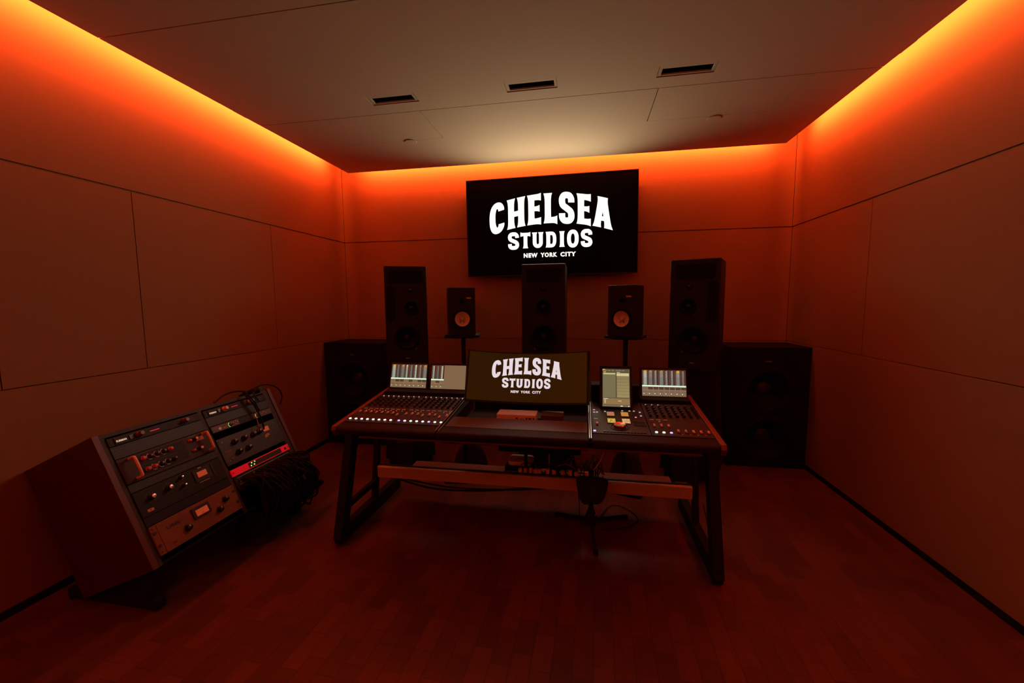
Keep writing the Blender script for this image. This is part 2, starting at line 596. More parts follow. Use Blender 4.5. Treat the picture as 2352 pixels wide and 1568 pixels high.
def catm(P, sub=7):
    Q = []
    E = [(2 * P[0][0] - P[1][0], 2 * P[0][1] - P[1][1])] + P + [(2 * P[-1][0] - P[-2][0], 2 * P[-1][1] - P[-2][1])]
    for i in range(1, len(E) - 2):
        a, b_, c, d = E[i - 1:i + 3]
        for k in range(sub):
            t = k / sub
            Q.append(tuple(0.5 * (2 * b_[j] + (c[j] - a[j]) * t + (2 * a[j] - 5 * b_[j] + 4 * c[j] - d[j]) * t * t + (3 * b_[j] - a[j] - 3 * c[j] + d[j]) * t ** 3) for j in (0, 1)))
    Q.append(P[-1])
    return Q


def glyph(ch, x0, x1, y0, y1, s):
    """flared display letters; returns polygons"""
    h, w = y1 - y0, x1 - x0
    fl = s * 0.20
    cx = (x0 + x1) / 2

    def stem(xa, xb, ya=y0, yb=y1, f=fl):
        N = 10
        Lf, Rt = [], []
        for i in range(N + 1):
            t = i / N
            y = ya + (yb - ya) * t
            d = f * abs(2 * t - 1) ** 5
            xm = xa + (xb - xa) * t
            Lf.append((xm - s / 2 - d, y)); Rt.append((xm + s / 2 + d, y))
        return [[Lf[i], Rt[i], Rt[i + 1], Lf[i + 1]] for i in range(N)]

    def hbar(xa, xb, yc, th, flare=0.35):
        N = 6
        out = []
        pr = None
        for i in range(N + 1):
            t = i / N
            hh = th / 2 * (1 + flare * t ** 4)
            x = xa + (xb - xa) * t
            cur = ((x, yc - hh), (x, yc + hh))
            if pr: out.append([pr[0], cur[0], cur[1], pr[1]])
            pr = cur
        return out
    xl, xr = x0 + s / 2 + fl, x1 - s / 2 - fl
    bt = s * 0.92
    if ch == 'H': return stem(xl, xl) + stem(xr, xr) + hbar(xl, xr, y0 + h * .47, s * .85, 0)
    if ch == 'I': return stem(cx, cx)
    if ch == 'L': return stem(xl, xl) + hbar(xl, x1, y0 + bt * .52, bt, .5)
    if ch == 'E': return stem(xl, xl) + hbar(xl, x1, y0 + bt * .5, bt, .3) + hbar(xl, x1, y1 - bt * .5, bt, .3) + hbar(xl, x1 - w * .1, y0 + h * .52, s * .72, .5)
    if ch == 'T': return stem(cx, cx) + hbar(cx, x1, y1 - s * .42, s * .84, .4) + hbar(cx, x0, y1 - s * .42, s * .84, .4)
    if ch == 'A':
        dx = w / 2 - s * .62
        out = stem(cx - dx, cx - s * .12, f=fl * .9) + stem(cx + dx, cx + s * .12, f=fl * .9)
        return out + hbar(cx - dx * .62, cx + dx * .62, y0 + h * .30, s * .7, 0)
    if ch in 'CO':
        a, b_ = w / 2 - s / 2, h / 2 - s * .45
        cy = (y0 + y1) / 2
        r = (38, 322) if ch == 'C' else (0, 360)
        P = []
        for k in range(49):
            t = math.radians(r[0] + (r[1] - r[0]) * k / 48)
            P.append((cx + a * math.copysign(abs(math.cos(t)) ** .85, math.cos(t)), cy + b_ * math.copysign(abs(math.sin(t)) ** .85, math.sin(t))))
        if ch == 'O':
            return strip(P + [P[1]], lambda t: s)
        e = [(P[0][0], P[0][1] - h * .06)] + P + [(P[-1][0], P[-1][1] + h * .06)]
        return strip(e, s)
    if ch == 'S':
        N = [(1, .72), (.97, .87), (.78, .98), (.5, 1), (.22, .98), (.03, .88), (0, .74), (.12, .60), (.5, .49), (.88, .38), (1, .25), (.97, .11), (.78, .02), (.5, 0), (.22, .02), (.03, .12), (0, .29)]
        P = [(x0 + s / 2 + (w - s) * p[0], y0 + s * .45 + (h - s * .9) * p[1]) for p in N]
        return strip(catm(P), s)
    if ch == 'U':
        P = [(xl, y1 - .02 * h), (xl, y0 + h * .42)]
        for k in range(13):
            t = PI + PI * k / 12
            P.append((cx + (xr - xl) / 2 * math.cos(t), y0 + h * .33 + (h * .33 - s * .45) * math.sin(t)))
        P += [(xr, y0 + h * .42), (xr, y1 - .02 * h)]
        out = strip(P, s)
        for x in (xl, xr):
            out.append([(x - s / 2, y1 - .14 * h), (x + s / 2, y1 - .14 * h), (x + s / 2 + fl, y1), (x - s / 2 - fl, y1)])
        return out
    if ch == 'D':
        P = [(xl, y1 - s * .42)]
        for k in range(17):
            t = PI / 2 - PI * k / 16
            P.append((cx + (x1 - s / 2 - cx) * math.cos(t) ** .7 if math.cos(t) > 1e-6 else cx, (y0 + y1) / 2 + (h / 2 - s * .42) * math.copysign(abs(math.sin(t)) ** .8, math.sin(t))))
        P.append((xl, y0 + s * .42))
        return stem(xl, xl) + strip(P, s * .88)
    return []


def arch(x):
    return 0.527 - 0.249 * (x - 0.885) ** 2


def logo(place):
    """place(x, y) -> 3D point; x, y are metres on the television picture, lower left corner first"""
    lines = [MB(), MB(), MB()]
    mb = lines[0]

    def put(polys, f):
        for poly in polys:
            mb.add([place(*f(*p)) for p in poly], [list(range(len(poly)))])
    for ch, a, c in zip('CHELSEA', (.248, .437, .652, .824, .983, 1.162, 1.326), (.418, .634, .798, .966, 1.141, 1.306, 1.522)):
        ov = .006 if ch in 'CS' else 0
        put(glyph(ch, a, c, -ov, .303 + ov, .064), lambda x, y: (x, arch(x) + y - .002))
    mb = lines[1]
    for ch, a, c in zip('STUDIOS', (.444, .578, .700, .843, .982, 1.065, 1.206), (.562, .684, .822, .957, 1.044, 1.184, 1.322)):
        ov = .009 if ch in 'SO' else 0
        put(glyph(ch, a, c, .277 - ov, .437 + (ov if ch != 'U' else 0), .040), lambda x, y: (x, y))
    mb = lines[2]
    t = MB().text('NEW', .047, 0, 0, 0, bold=.0026, spacing=1.22, fit=.148)
    t2 = MB().text('YORK', .047, 0, 0, 0, bold=.0026, spacing=1.22, fit=.175)
    t3 = MB().text('CITY', .047, 0, 0, 0, bold=.0026, spacing=1.22, fit=.160)
    for q, x in ((t, .610), (t2, .788), (t3, .996)):
        for f in q.f:
            mb.add([place(q.v[i].x + x, q.v[i].y + .178) for i in f], [list(range(len(f)))])
    return lines


# television on the back wall
tv = thing('television', 'large black wall television showing a glowing white studio logo', 'television', (-0.37, 4.34, 2.277))
TVM = Matrix.Translation((-0.365, 4.300, 2.2765)) @ Matrix.Rotation(math.radians(-0.45), 4, 'Y')
hw, hh = 0.8755, 0.501
MB(TVM).box(-hw, hw, 0.004, 0.045, -hh, hh).build('housing', M_BLACK, tv, bev=.004)
fr = MB(TVM)
fr.box(-hw - .002, hw + .002, 0, .01, hh - .006, hh + .002).box(-hw - .002, hw + .002, 0, .01, -hh - .002, -hh + .01)
fr.box(-hw - .002, -hw + .006, 0, .01, -hh + .01, hh - .006).box(hw - .006, hw + .002, 0, .01, -hh + .01, hh - .006)
fr.build('bezel', M_SATIN, tv)
sc_ = MB(TVM).box(-hw + .006, hw - .006, .002, .004, -hh + .01, hh - .006).build('screen', M_TVBLK, tv)
KT = 2 * hw / 1.771
for q in logo(lambda x, y: TVM @ Vector(((x - .8855) * KT, .0012, (y - .498) * KT))):
    q.build('logo_lettering', M_LOGO_TV, sc_)
MB().box(-.6, -.15, 4.345, 4.392, 2.1, 2.45).build('wall_bracket', M_BLACK, tv)


# ---------------------------------------------------------------- speakers
def driver(mb_fr, c, r, parent, name='woofer', depth=.05, cap=.32, cm=None, local=True, dome=False):
    """a framed cone looking along -y"""
    ax = (0, -1, 0)
    o = MB().lathe(c, ax, [(r * 1.0, 0), (r * 1.13, 0), (r * 1.13, .004), (r * 1.08, .007), (r * 1.0, .007), (r * .97, .002)], 36, False).build(name, M_RUB, parent, smooth=True, local=local)
    if dome:
        MB().lathe(c, ax, [(r * .97, .001), (r * .8, .004), (r * .5, .014), (.0005, .02)], 24, False).build('dome', cm or M_CAP, o, smooth=True, local=local)
        return o
    MB().lathe(c, ax, [(r * .99, .002), (r * .93, .009), (r * .86, .002)], 36, False).build('surround', M_RUB, o, smooth=True, local=local)
    MB().lathe(c, ax, [(r * .86, .002), (r * .6, -depth * .55), (r * cap, -depth)], 36, False).build('cone', cm or M_CONE, o, smooth=True, local=local)
    MB().lathe(c, ax, [(r * cap * 1.02, -depth), (r * cap * .75, -depth + .012), (r * cap * .35, -depth + .020), (.0005, -depth + .022)], 24, False).build('dust_cap', M_CAP if cm is None else cm, o, smooth=True, local=local)
    return o


def front_panel(x0, x1, z0, z1, y, holes):
    """the baffle is drawn as rings round the drivers plus side strips, so that cones sink into it"""
    return None


def cab_with_holes(w, z0, z1, d, holes, name, m, parent, bev):
    """box with round recesses: the front is triangulated round circular openings"""
    import mathutils.geometry as G
    x0, x1 = -w / 2, w / 2
    bm = bmesh.new()
    i = .0
    # outer shell without front
    vs = [bm.verts.new(p) for p in ((x0, 0, z0), (x1, 0, z0), (x1, 0, z1), (x0, 0, z1), (x0, d, z0), (x1, d, z0), (x1, d, z1), (x0, d, z1))]
    for f in ((4, 5, 1, 0), (1, 5, 6, 2), (3, 2, 6, 7), (0, 3, 7, 4), (5, 4, 7, 6)):
        bm.faces.new([vs[k] for k in f])
    loops = [[Vector((x0, z0)), Vector((x1, z0)), Vector((x1, z1)), Vector((x0, z1))]]
    for (cx, cz, r) in holes:
        loops.append([Vector((cx + r * math.cos(-2 * PI * k / 28), cz + r * math.sin(-2 * PI * k / 28))) for k in range(28)])
    flat = [p for l in loops for p in l]
    edges, n = [], 0
    for l in loops:
        edges += [(n + k, n + (k + 1) % len(l)) for k in range(len(l))]
        n += len(l)
    V2, E2, F2, *_ = G.delaunay_2d_cdt(flat, edges, [], 1, 1e-5)
    bv = [bm.verts.new((p.x, 0, p.y)) for p in V2]
    for f in F2:
        c = sum((V2[k] for k in f), Vector((0, 0))) / len(f)
        if any((c.x - h[0]) ** 2 + (c.y - h[1]) ** 2 < (h[2] * .98) ** 2 for h in holes):
            continue
        bm.faces.new([bv[k] for k in f])
    bmesh.ops.remove_doubles(bm, verts=bm.verts, dist=1e-5)
    bmesh.ops.recalc_face_normals(bm, faces=bm.faces)
    es = [e for e in bm.edges if len(e.link_faces) == 2 and e.calc_face_angle(0) > 0.5]
    bmesh.ops.bevel(bm, geom=es, offset=bev, segments=3, affect='EDGES', profile=0.5, clamp_overlap=True)
    me = bpy.data.meshes.new(name)
    bm.to_mesh(me)
    bm.free()
    me.materials.append(m)
    o = bpy.data.objects.new(name, me)
    COL.objects.link(o)
    o.parent = parent
    W[o.name] = wm(parent)
    return o


def tower(name, label, cx, cy, rz, side, w=.372):
    """side: -1 slot port on the left, 1 on the right, 0 centre speaker. Built upright at the origin, then placed"""
    t = thing(name, label, 'speaker', (0, 0, 0), 0, 'tall black studio tower speakers')
    mx = -side * .045
    mz, tz, wz = 1.455, 1.615, 1.185
    cab_with_holes(w, .93, 1.83, .40, [(mx, mz, .062), (0, wz, .108)], 'cabinet', M_CAB, t, .009)
    driver(None, (0, -.0005, wz), .105, t, 'woofer', .05)
    driver(None, (mx, -.0005, mz), .060, t, 'midrange_driver', .025, .45)
    driver(None, (mx * .85, -.001, tz), .020, t, 'tweeter', 0, dome=True)
    tp = MB().prism(rrect(-w * .40, w * .40, 1.675, 1.79, .02), -.006, .001, 'y')
    tp.build('port_flare', M_CONE, t, bev=.003, local=True)
    if side:
        MB().prism(rrect(side * .135 - .036, side * .135 + .036, 1.34, 1.655, .034), -.006, .001, 'y').build('side_port', M_CONE, t, bev=.003, local=True)
    MB(Matrix.Rotation(PI / 2, 4, 'X')).text('PMC', .012, -.018, .988, .001, fit=.036).build('badge', M_PRINT, t, local=True)
    MB().lathe((-side * .075 if side else -.075, -.001, 1.085), (0, -1, 0), [(.011, 0), (.011, .002), (.001, .003)], 16).build('reflection_spot', M_RAIL, t, local=True)  # added coloured disc standing in for an orange reflection by the woofer
    t.location = (cx, cy, 0)
    t.rotation_euler = (0, 0, rz)
    W[t.name] = Matrix.Translation((cx, cy, 0)) @ Matrix.Rotation(rz, 4, 'Z')
    return t


tower('tower_speaker', 'tall black tower speaker left of the television, toed in', -1.595, 3.5, math.radians(22), -1)
tower('tower_speaker', 'tall black tower speaker right of the television, toed in', .86, 3.5, math.radians(-22), 1)
tower('tower_speaker', 'tall black tower speaker in the centre, its top overlapping the television', -.363, 3.62, 0, 0, .384)

st0 = None
for cx, cy, rz, lab in ((-1.595, 3.5, 22, 'heavy black floor stand under the left tower speaker'), (.86, 3.5, -22, 'heavy black floor stand under the right tower speaker'),
                        (-.363, 3.62, 0, 'heavy black floor stand under the centre tower speaker')):
    if st0 is None:
        st0 = thing('speaker_stand', lab, 'speaker stand', (0, 0, 0), 0, 'floor stands under the tower speakers')
        b = MB()
        vs = []
        for z, w2, y0, y1 in ((.075, .225, -.03, .42), (.905, .175, .02, .38)):
            vs += [(-w2, y0, z), (w2, y0, z), (w2, y1, z), (-w2, y1, z)]
        b.add(vs, [(3, 2, 1, 0), (4, 5, 6, 7), (0, 1, 5, 4), (1, 2, 6, 5), (2, 3, 7, 6), (3, 0, 4, 7)])
        b.build('column', M_BLACK, st0, bev=.006, local=True)
        MB().box(-.18, .18, .01, .39, .905, .93).build('top_plate', M_BLACK, st0, bev=.003, local=True)
        for i in (-1, 1):
            for j in (.02, .37):
                MB().cyl((i * .18, j, 0), (i * .18, j, .076), .012, .022, 12).build('spike_foot', M_DGREY, st0, local=True)
        st0.location = (cx, cy, 0)
        st0.rotation_euler = (0, 0, math.radians(rz))
    else:
        dup(st0, (cx, cy, 0), math.radians(rz), lab)

# slim amplifier boxes standing on the floor in front of the outer stands
ab = None
for cx, cy, rz, lab in ((-1.572, 3.30, 4, 'slim upright black amplifier box on the floor before the left speaker stand'),
                        (.785, 3.335, -4, 'slim upright black amplifier box on the floor before the right speaker stand')):
    if ab is None:
        ab = thing('amplifier_box', lab, 'amplifier', (0, 0, 0), 0, 'slim upright amplifier boxes')
        MB().box(-.078, .078, 0, .10, .006, .27).build('case', M_CAB, ab, bev=.005, local=True)
        MB(Matrix.Rotation(PI / 2, 4, 'X')).rect(-.062, .028, .052, .056, .001).build('printed_line', M_PRINT, ab, local=True)
        for i in (-.06, .06):
            for j in (.02, .08):
                MB().cyl((i, j, 0), (i, j, .008), .01, n=10).build('rubber_foot', M_RUB, ab, local=True)
        ab.location = (cx, cy, 0)
        ab.rotation_euler = (0, 0, math.radians(rz))
    else:
        dup(ab, (cx, cy, 0), math.radians(rz), lab)

# two big subwoofers in the corners
sub0 = thing('subwoofer', 'large black twin-driver subwoofer cabinet in the left back corner', 'subwoofer', (0, 0, 0), 0, 'corner subwoofer cabinets')
HS = [(0, .70, .192), (0, .27, .192)]
cab_with_holes(.66, .0, 1.088, .46, HS, 'cabinet', M_SUB, sub0, .008)
for hx, hz, hr in HS:
    driver(None, (hx, -.0005, hz), .187, sub0, 'woofer', .09, .33)
MB(Matrix.Rotation(PI / 2, 4, 'X')).text('PMC', .012, -.03, .955, .001, fit=.05).build('badge', M_PRINT, sub0, local=True)
sub0.location = (-2.395, 3.905, 0)
sub1 = dup(sub0, (1.605, 3.905, 0), 0, 'large black twin-driver subwoofer cabinet in the right back corner')

# near-field monitors with pale cones
nf = thing('bookshelf_speaker', 'small black bookshelf speaker with pale round cone, left of centre tower', 'speaker', (0, 0, 0), 0, 'bookshelf speakers with pale cones')
cab_with_holes(.215, 0, .384, .19, [(0, .130, .072)], 'cabinet', M_CAB, nf, .003)
wf = driver(None, (0, -.0005, .130), .070, nf, 'woofer', .026, .27, M_WCONE)
for i in (-1, 1):
    MB().tube([(i * .008, -.0005 + .021, .113), (i * .013, .012, .106), (i * .017, .009, .098)], .0022, 6).build('lead_wire', M_INK, wf, local=True)
driver(None, (0, -.001, .275), .019, nf, 'tweeter', 0, cm=M_CONE, dome=True)
MB(Matrix.Rotation(PI / 2, 4, 'X')).text('YAMAHA', .012, .032, .293, .001, bold=.0006, fit=.044).build('badge', M_FADER, nf, local=True)
nf.location = (-.978, 3.2, 1.236)
nf.rotation_euler = (0, 0, math.radians(23))
dup(nf, (.272, 3.2, 1.236), math.radians(-25), 'small black bookshelf speaker with pale round cone, right of centre tower')

ns = thing('monitor_stand', 'slim black pole stand under the left bookshelf speaker', 'speaker stand', (0, 0, 0), 0, 'slim pole stands under the bookshelf speakers')
MB().prism(rrect(-.14, .14, -.015, .215, .015), 1.214, 1.235, 'z').build('top_plate', M_BLACK, ns, bev=.003, local=True)
MB().box(-.09, .09, .03, .17, 1.205, 1.214).build('plate_bracket', M_BLACK, ns, local=True)
MB().cyl((0, .1, .02), (0, .1, 1.205), .018, n=20).build('pole', M_BLACK, ns, smooth=True, local=True)
MB().prism(rrect(-.17, .17, -.05, .25, .03), 0, .02, 'z').build('base_plate', M_BLACK, ns, bev=.004, local=True)
ns.location = (-.985, 3.2, 0)
ns.rotation_euler = (0, 0, math.radians(10))
dup(ns, (.285, 3.2, 0), math.radians(-18), 'slim black pole stand under the right bookshelf speaker')


def sag_bag(name, label, c, sx, sy, h, seed, grp):
    random.seed(seed)
    N, K = 22, 8
    vs, fs = [], []
    ph = [random.uniform(0, 6.28) for _ in range(4)]
    for k in range(K + 1):
        t = k / K
        for i in range(N):
            a = 2 * PI * i / N
            rr = (1 - .62 * t ** 1.5) * (1 + .10 * math.sin(2 * a + ph[0]) + .07 * math.sin(3 * a + ph[1] + 2 * t) + .05 * math.sin(5 * a + ph[2]))
            vs.append((c[0] + sx * rr * math.cos(a), c[1] + sy * rr * math.sin(a), c[2] + h * math.sin(t * PI / 2) * (1 + .08 * math.sin(2 * a + ph[3]))))
    for k in range(K):
        fs += [(k * N + i, k * N + (i + 1) % N, (k + 1) * N + (i + 1) % N, (k + 1) * N + i) for i in range(N)]
    fs += [list(range(N))[::-1], list(range(K * N, K * N + N))]
    o = MB().add(vs, fs).build(name, M_BAG, smooth=True)
    return tag(o, label, 'sandbag', grp)


sag_bag('sandbag', 'black sandbag slumped against the left slim pole stand', (-.995, 3.46, .0205), .14, .10, .22, 3, 'sandbags on the pole stands')
sag_bag('sandbag', 'black sandbag slumped against the right slim pole stand', (.37, 3.47, .0205), .14, .10, .23, 5, 'sandbags on the pole stands')
sag_bag('sandbag', 'flat end of a black sandbag lying left of the left slim pole stand', (-1.21, 3.44, 0), .11, .06, .06, 8, 'sandbags on the pole stands')


# ---------------------------------------------------------------- mixing console on its steel frame
con = thing('mixing_console', 'wide black mixing console desk with lit faders, screens and steel legs', 'mixing console', (-.39, 2.55, 0))
AL = math.atan2(.065, .65)
CM = Matrix.Translation((0, 2.25, .775)) @ Matrix.Rotation(AL, 4, 'X')      # x along the desk, y up the slope, z out of the panel
XA, XB = -1.495, .717

# side rails
for xa, xb in ((XA, XA + .030), (XB - .030, XB)):
    MB().prism([(2.165, .742), (2.19, .705), (2.94, .74), (2.94, .853), (2.90, .853), (2.175, .768)], xa, xb, 'x').build('side_rail', M_RAIL, con, bev=.004)
# under-frame
u = MB()
u.prism([(2.20, .735), (2.235, .70), (2.90, .715), (2.90, .80), (2.25, .755)], XA + .032, -.812, 'x')
u.build('left_pan', M_BLACK, con)
MB().prism([(2.20, .735), (2.235, .70), (2.90, .715), (2.90, .80), (2.25, .755)], .024, XB - .032, 'x').build('right_pan', M_BLACK, con)
MB().box(-.808, .020, 2.20, 2.92, .690, .702).build('centre_shelf', M_BLACK, con)
MB().box(-.808, .020, 2.92, 2.935, .60, .80).build('rear_panel', M_BLACK, con)
MB().box(-1.32, .60, 2.176, 2.200, .700, .712).build('front_rail', M_WOODE, con, bev=.003)
# padded armrests, three lengths
for xa, xb, nm in ((XA + .031, -.842, 'armrest'), (-.835, .024, 'armrest'), (.044, XB - .031, 'armrest')):
    prof = [(2.166, .735)]
    for k in range(7):
        a = PI - PI / 2 * k / 6
        prof.append((2.190 + .026 * math.cos(a), .744 + .018 * math.sin(a)))
    prof += [(2.248, .772), (2.248, .735), (2.20, .716), (2.175, .716)]
    MB().prism(prof, xa, xb, 'x').build(nm, M_ARM, con, smooth=True)
# worktop in the middle
MB().prism([(2.249, .755), (2.252, .774), (2.42, .786), (2.42, .770)], -.808, .020, 'x').build('worktop', M_TOP, con, bev=.002)
for x in (-.838, -.820, .030, .040):
    ya, yb = (-.08, .52) if x < 0 else ((-.08, .5))
    MB(CM).box(x - .0018, x + .0018, ya + .004, yb, .0, .004).build('trim_strip', M_STEEL, con)


def capknob(mb, x, y, r, h, n=14):
    return mb.lathe((x, y, 0), (0, 0, 1), [(r * 1.1, .0005), (r * 1.05, h * .35), (r * .85, h * .5), (r * .8, h), (.0004, h * 1.02)], n, False)


def fader_cap(x, y):
    b = MB(CM)
    prof = [(y - .013, .004), (y - .012, .012), (y - .004, .0085), (y + .004, .0085), (y + .012, .012), (y + .013, .004)]
    return b.prism(prof, x - .0058, x + .0058, 'x')


def module(xa, xb, chans, faders, btn, lights, name='fader_module'):
    m = MB(CM).box(xa, xb, .004, .60, -.014, 0).build(name, M_SURF, con, bev=.0015)
    sl = MB(CM)
    for x in chans:
        sl.rect(x - .0012, x + .0012, .072, .205, .0006)
    sl.build('fader_slots', M_INK, m)
    for i, x in enumerate(chans):
        fader_cap(x, faders[i]).build('fader_cap', M_FADER, m, bev=.001)
        if btn[i]:
            MB(CM).lathe((x - .002, .047, 0), (0, 0, 1), [(.0078, .0005), (.0078, .004), (.006, .0052), (.0005, .0055)], 14, False).build('lit_button', {1: M_OLED, 2: M_BLUE, 3: M_REDK}[btn[i]], m, smooth=True)
        for y in (.285, .325, .365, .405, .445):
            capknob(MB(CM), x, y, .0088, .016).build('rotary_knob', M_KNOB, m, smooth=True)
        if lights[i]:
            MB(CM).lathe((x, .487, .001), (0, 0, 1), [(.0042, 0), (.0038, .003), (.0004, .0036)], 10, False).build('indicator_light', M_PINK, m)
            q = MB(CM)
            q.rect(x - .012, x - .004, .232, .2345, .0009)
            q.rect(x - .001, x + .011, .232, .2345, .0009)
            q.build('name_strip', M_ORG, m)
            if lights[i] == 2:
                MB(CM).rect(x - .0035, x + .0035, .203, .2075, .001).build('indicator_light', M_ORG, m)
    return m


P_ = .0388
chA = [-1.443 + P_ * i for i in range(8)]
chB = [-1.118 + P_ * i for i in range(8)]
module(-1.462, -1.151, chA, [.162, .164, .160, .156, .161, .159, .154, .131], [1] * 8, [1, 2, 2, 2, 2, 2, 2, 2])
module(-1.147, -.842, chB, [.150, .155, .153, .135, .152, .150, .120, .148], [2, 1, 1, 1, 1, 2, 1, 1], [1, 2, 2, 1, 2, 1, 2, 2])
chC = [.396 + .0388 * i for i in range(8)]
mC = module(.366, .685, chC, [.134, .136, .133, .064, .064, .063, .063, .063], [1, 1, 2, 0, 0, 0, 0, 0], [1, 2, 1, 0, 0, 0, 0, 0])
for i in range(5):
    MB(CM).lathe((.488 + .0388 * i, .028, 0), (0, 0, 1), [(.0045, .0005), (.004, .004), (.0004, .005)], 10, False).build('dark_button', M_REDK if i % 2 == 0 else M_CREAM, mC)
MB(CM).box(-1.460, -.845, .53, .60, .0, .022).build('meter_bridge', M_BLACK, con, bev=.004)
MB(CM).box(.370, .683, .53, .60, .0, .022).build('meter_bridge', M_BLACK, con, bev=.004)

# master section
ms = MB(CM).box(.046, .362, .004, .60, -.014, 0).build('master_section', M_SURF, con, bev=.0015)
MB(CM).box(.046, .362, .53, .62, .0, .115).build('rear_hood', M_BLACK, con, bev=.01)
pads = [(.139, .184, .262, .329, 0), (.224, .268, .262, .331, 1), (.138, .184, .152, .220, 2), (.222, .268, .151, .222, 3)]
pc = [(.42, .16, .045), (.50, .20, .035), (.50, .30, .05), (.55, .30, .12)]
for x0, x1, y0, y1, k in pads:
    MB(CM).box(x0 - .003, x1 + .003, y0 - .003, y1 + .003, 0, .003).build('pad_frame', M_BLACK, ms)
    q = MB(CM)
    q.rect(x0, x1, y0, y1, .0035, pc[k])
    if k == 0: q.rect(x0, x1 - .006, y1 - .006, y1 - .001, .0037, (.35, .15, .5))
    if k == 1: q.rect(x0 + .008, x0 + .015, y1 - .016, y1 - .01, .0037, (1, .6, .3))
    if k == 2:
        for a, c in ((.004, .04), (.02, .02), (.03, .05)):
            q.rect(x0 + a, x0 + a + .009, y0 + c - .012, y0 + c, .0037, (.9, .62, .12))
        q.rect(x0 + .014, x0 + .026, y0 + .018, y0 + .034, .0037, (.28, .13, .03))
    if k == 3:
        for a, c in ((.004, .012), (.03, .01), (.006, .045), (.034, .055), (.018, .062)):
            q.rect(x0 + a, x0 + a + .008, y0 + c, y0 + c + .005, .0037, (1, .85, .55))
    q.build('lit_touch_pad', M_SCR, ms)
MB(CM).lathe((.201, .100, 0), (0, 0, 1), [(.052, .0005), (.052, .003), (.046, .004), (.044, .0005)], 36, False).build('wheel_ring', M_DGREY, ms, smooth=True)
MB(CM).lathe((.201, .100, 0), (0, 0, 1), [(.034, .0), (.034, .016), (.031, .019), (.012, .016), (.0005, .015)], 36, False).build('jog_wheel', mat('copper_jog_wheel', (.75, .28, .16), .22, .9), ms, smooth=True)
for x, y in ((.130, .338), (.237, .359), (.281, .360), (.308, .361), (.308, .258), (.342, .344), (.341, .283), (.063, .361), (.063, .318), (.080, .321)):
    MB(CM).box(x - .0055, x + .0055, y - .003, y + .003, 0, .003).build('lit_button', M_PINK, ms)
for r_ in range(3):
    for c_ in range(5):
        x, y = .288 + .014 * c_, .135 + .026 * r_
        MB(CM).box(x - .005, x + .005, y - .008, y + .008, 0, .004).build('key', M_KNOB, ms, bev=.001)
for c_ in range(13):
    x = .115 + .018 * c_
    MB(CM).box(x - .0075, x + .0075, .022, .032, 0, .004).build('key', M_KNOB, ms, bev=.001)
MB(CM).rect(.060, .082, .2135, .2165, .0008).build('name_strip', M_PINK, ms)
fader_cap(.076, .131).build('fader_cap', M_FADER, ms, bev=.001)
MB(CM).lathe((.060, .030, 0), (0, 0, 1), [(.0078, .0005), (.0078, .004), (.0005, .0055)], 14, False).build('lit_button', M_BLUE, ms, smooth=True)


# lit displays
def disp(bl, wv, hv, w, h, bez, name, parent, draw, th=.018):
    """a display whose picture has lower left corner bl, edges along wv and hv"""
    X, Y = Vector(wv).normalized(), Vector(hv).normalized()
    Z = X.cross(Y)
    M = Matrix((X, Y, Z)).transposed().to_4x4()
    M.translation = Vector(bl)
    d = MB(M).box(-bez[0], w + bez[1], -bez[2], h + bez[3], -th, -.001).build(name, M_SATIN, parent, bev=.003)
    q = MB(M)
    draw(q, w, h)
    q.build('screen', M_SCR, d)
    return d


def meters(spec, rest=(.20, .128, .066)):
    """spec: list of (wide, brightness, top colour or None, dark cell)"""
    def draw(q, w, h):
        q.rect(0, w, 0, h, 0, rest)
        cw = w / 8
        L = [(.70, .95, .72), (.62, .9, .6)]
        for i, (wide, br, top, dk, tint) in enumerate(spec):
            x = i * cw
            q.rect(x, x + cw, h * .40, h, .0004, (.060, .028, .022))
            a, c = (.34, .88) if wide else (.40, .66)
            q.rect(x + cw * .04, x + cw * .10, h * .42, h * .98, .0005, (.16, .09, .06))
            if tint == 0:
                q.rect(x + cw * a, x + cw * c, h * .42, h * .78, .0006, (.19 * br, .26 * br, .20 * br))
                q.rect(x + cw * a, x + cw * c, h * .78, h * .97, .0006, (.30 * br, .26 * br, .16 * br))
            else:
                q.rect(x + cw * a, x + cw * c, h * .42, h * .72, .0006, (.24 * br, .26 * br, .23 * br))
                q.rect(x + cw * a, x + cw * c, h * .72, h * .97, .0006, (.33 * br, .30 * br, .26 * br))
            if top: q.rect(x + cw * a, x + cw * c, h * .90, h * .975, .0008, top)
            for k in range(11):
                y = h * (.43 + .05 * k)
                q.rect(x + cw * (a - .12), x + cw * (a + .03), y, y + h * .022, .0009, (.55 * br, .5 * br, .38 * br))
                q.rect(x + cw * (a - .12), x + cw * (a + .05), y + h * .024, y + h * .045, .0009, (.004, .003, .003))
            q.rect(x, x + cw * .985, h * .355, h * .41, .001, (.72, .95, .68))
            q.rect(x, x + cw * .03, 0, h * .355, .0012, (.33, .23, .12))
            if dk: q.rect(x + cw * .08, x + cw * .96, h * .245, h * .345, .0012, (.075, .040, .025))
            q.rect(x, x + cw, h * .225, h * .235, .0013, (.33, .23, .12))
            q.rect(x + cw * .1, x + cw * .9, h * .155, h * .165, .0013, (.13, .08, .045))
            q.rect(x + cw * .24, x + cw * .38, h * .075, h * .105, .0014, (1, .95, .75))
            q.rect(x + cw * .62, x + cw * .70, h * .08, h * .10, .0014, (.35, .22, .12))
    return draw


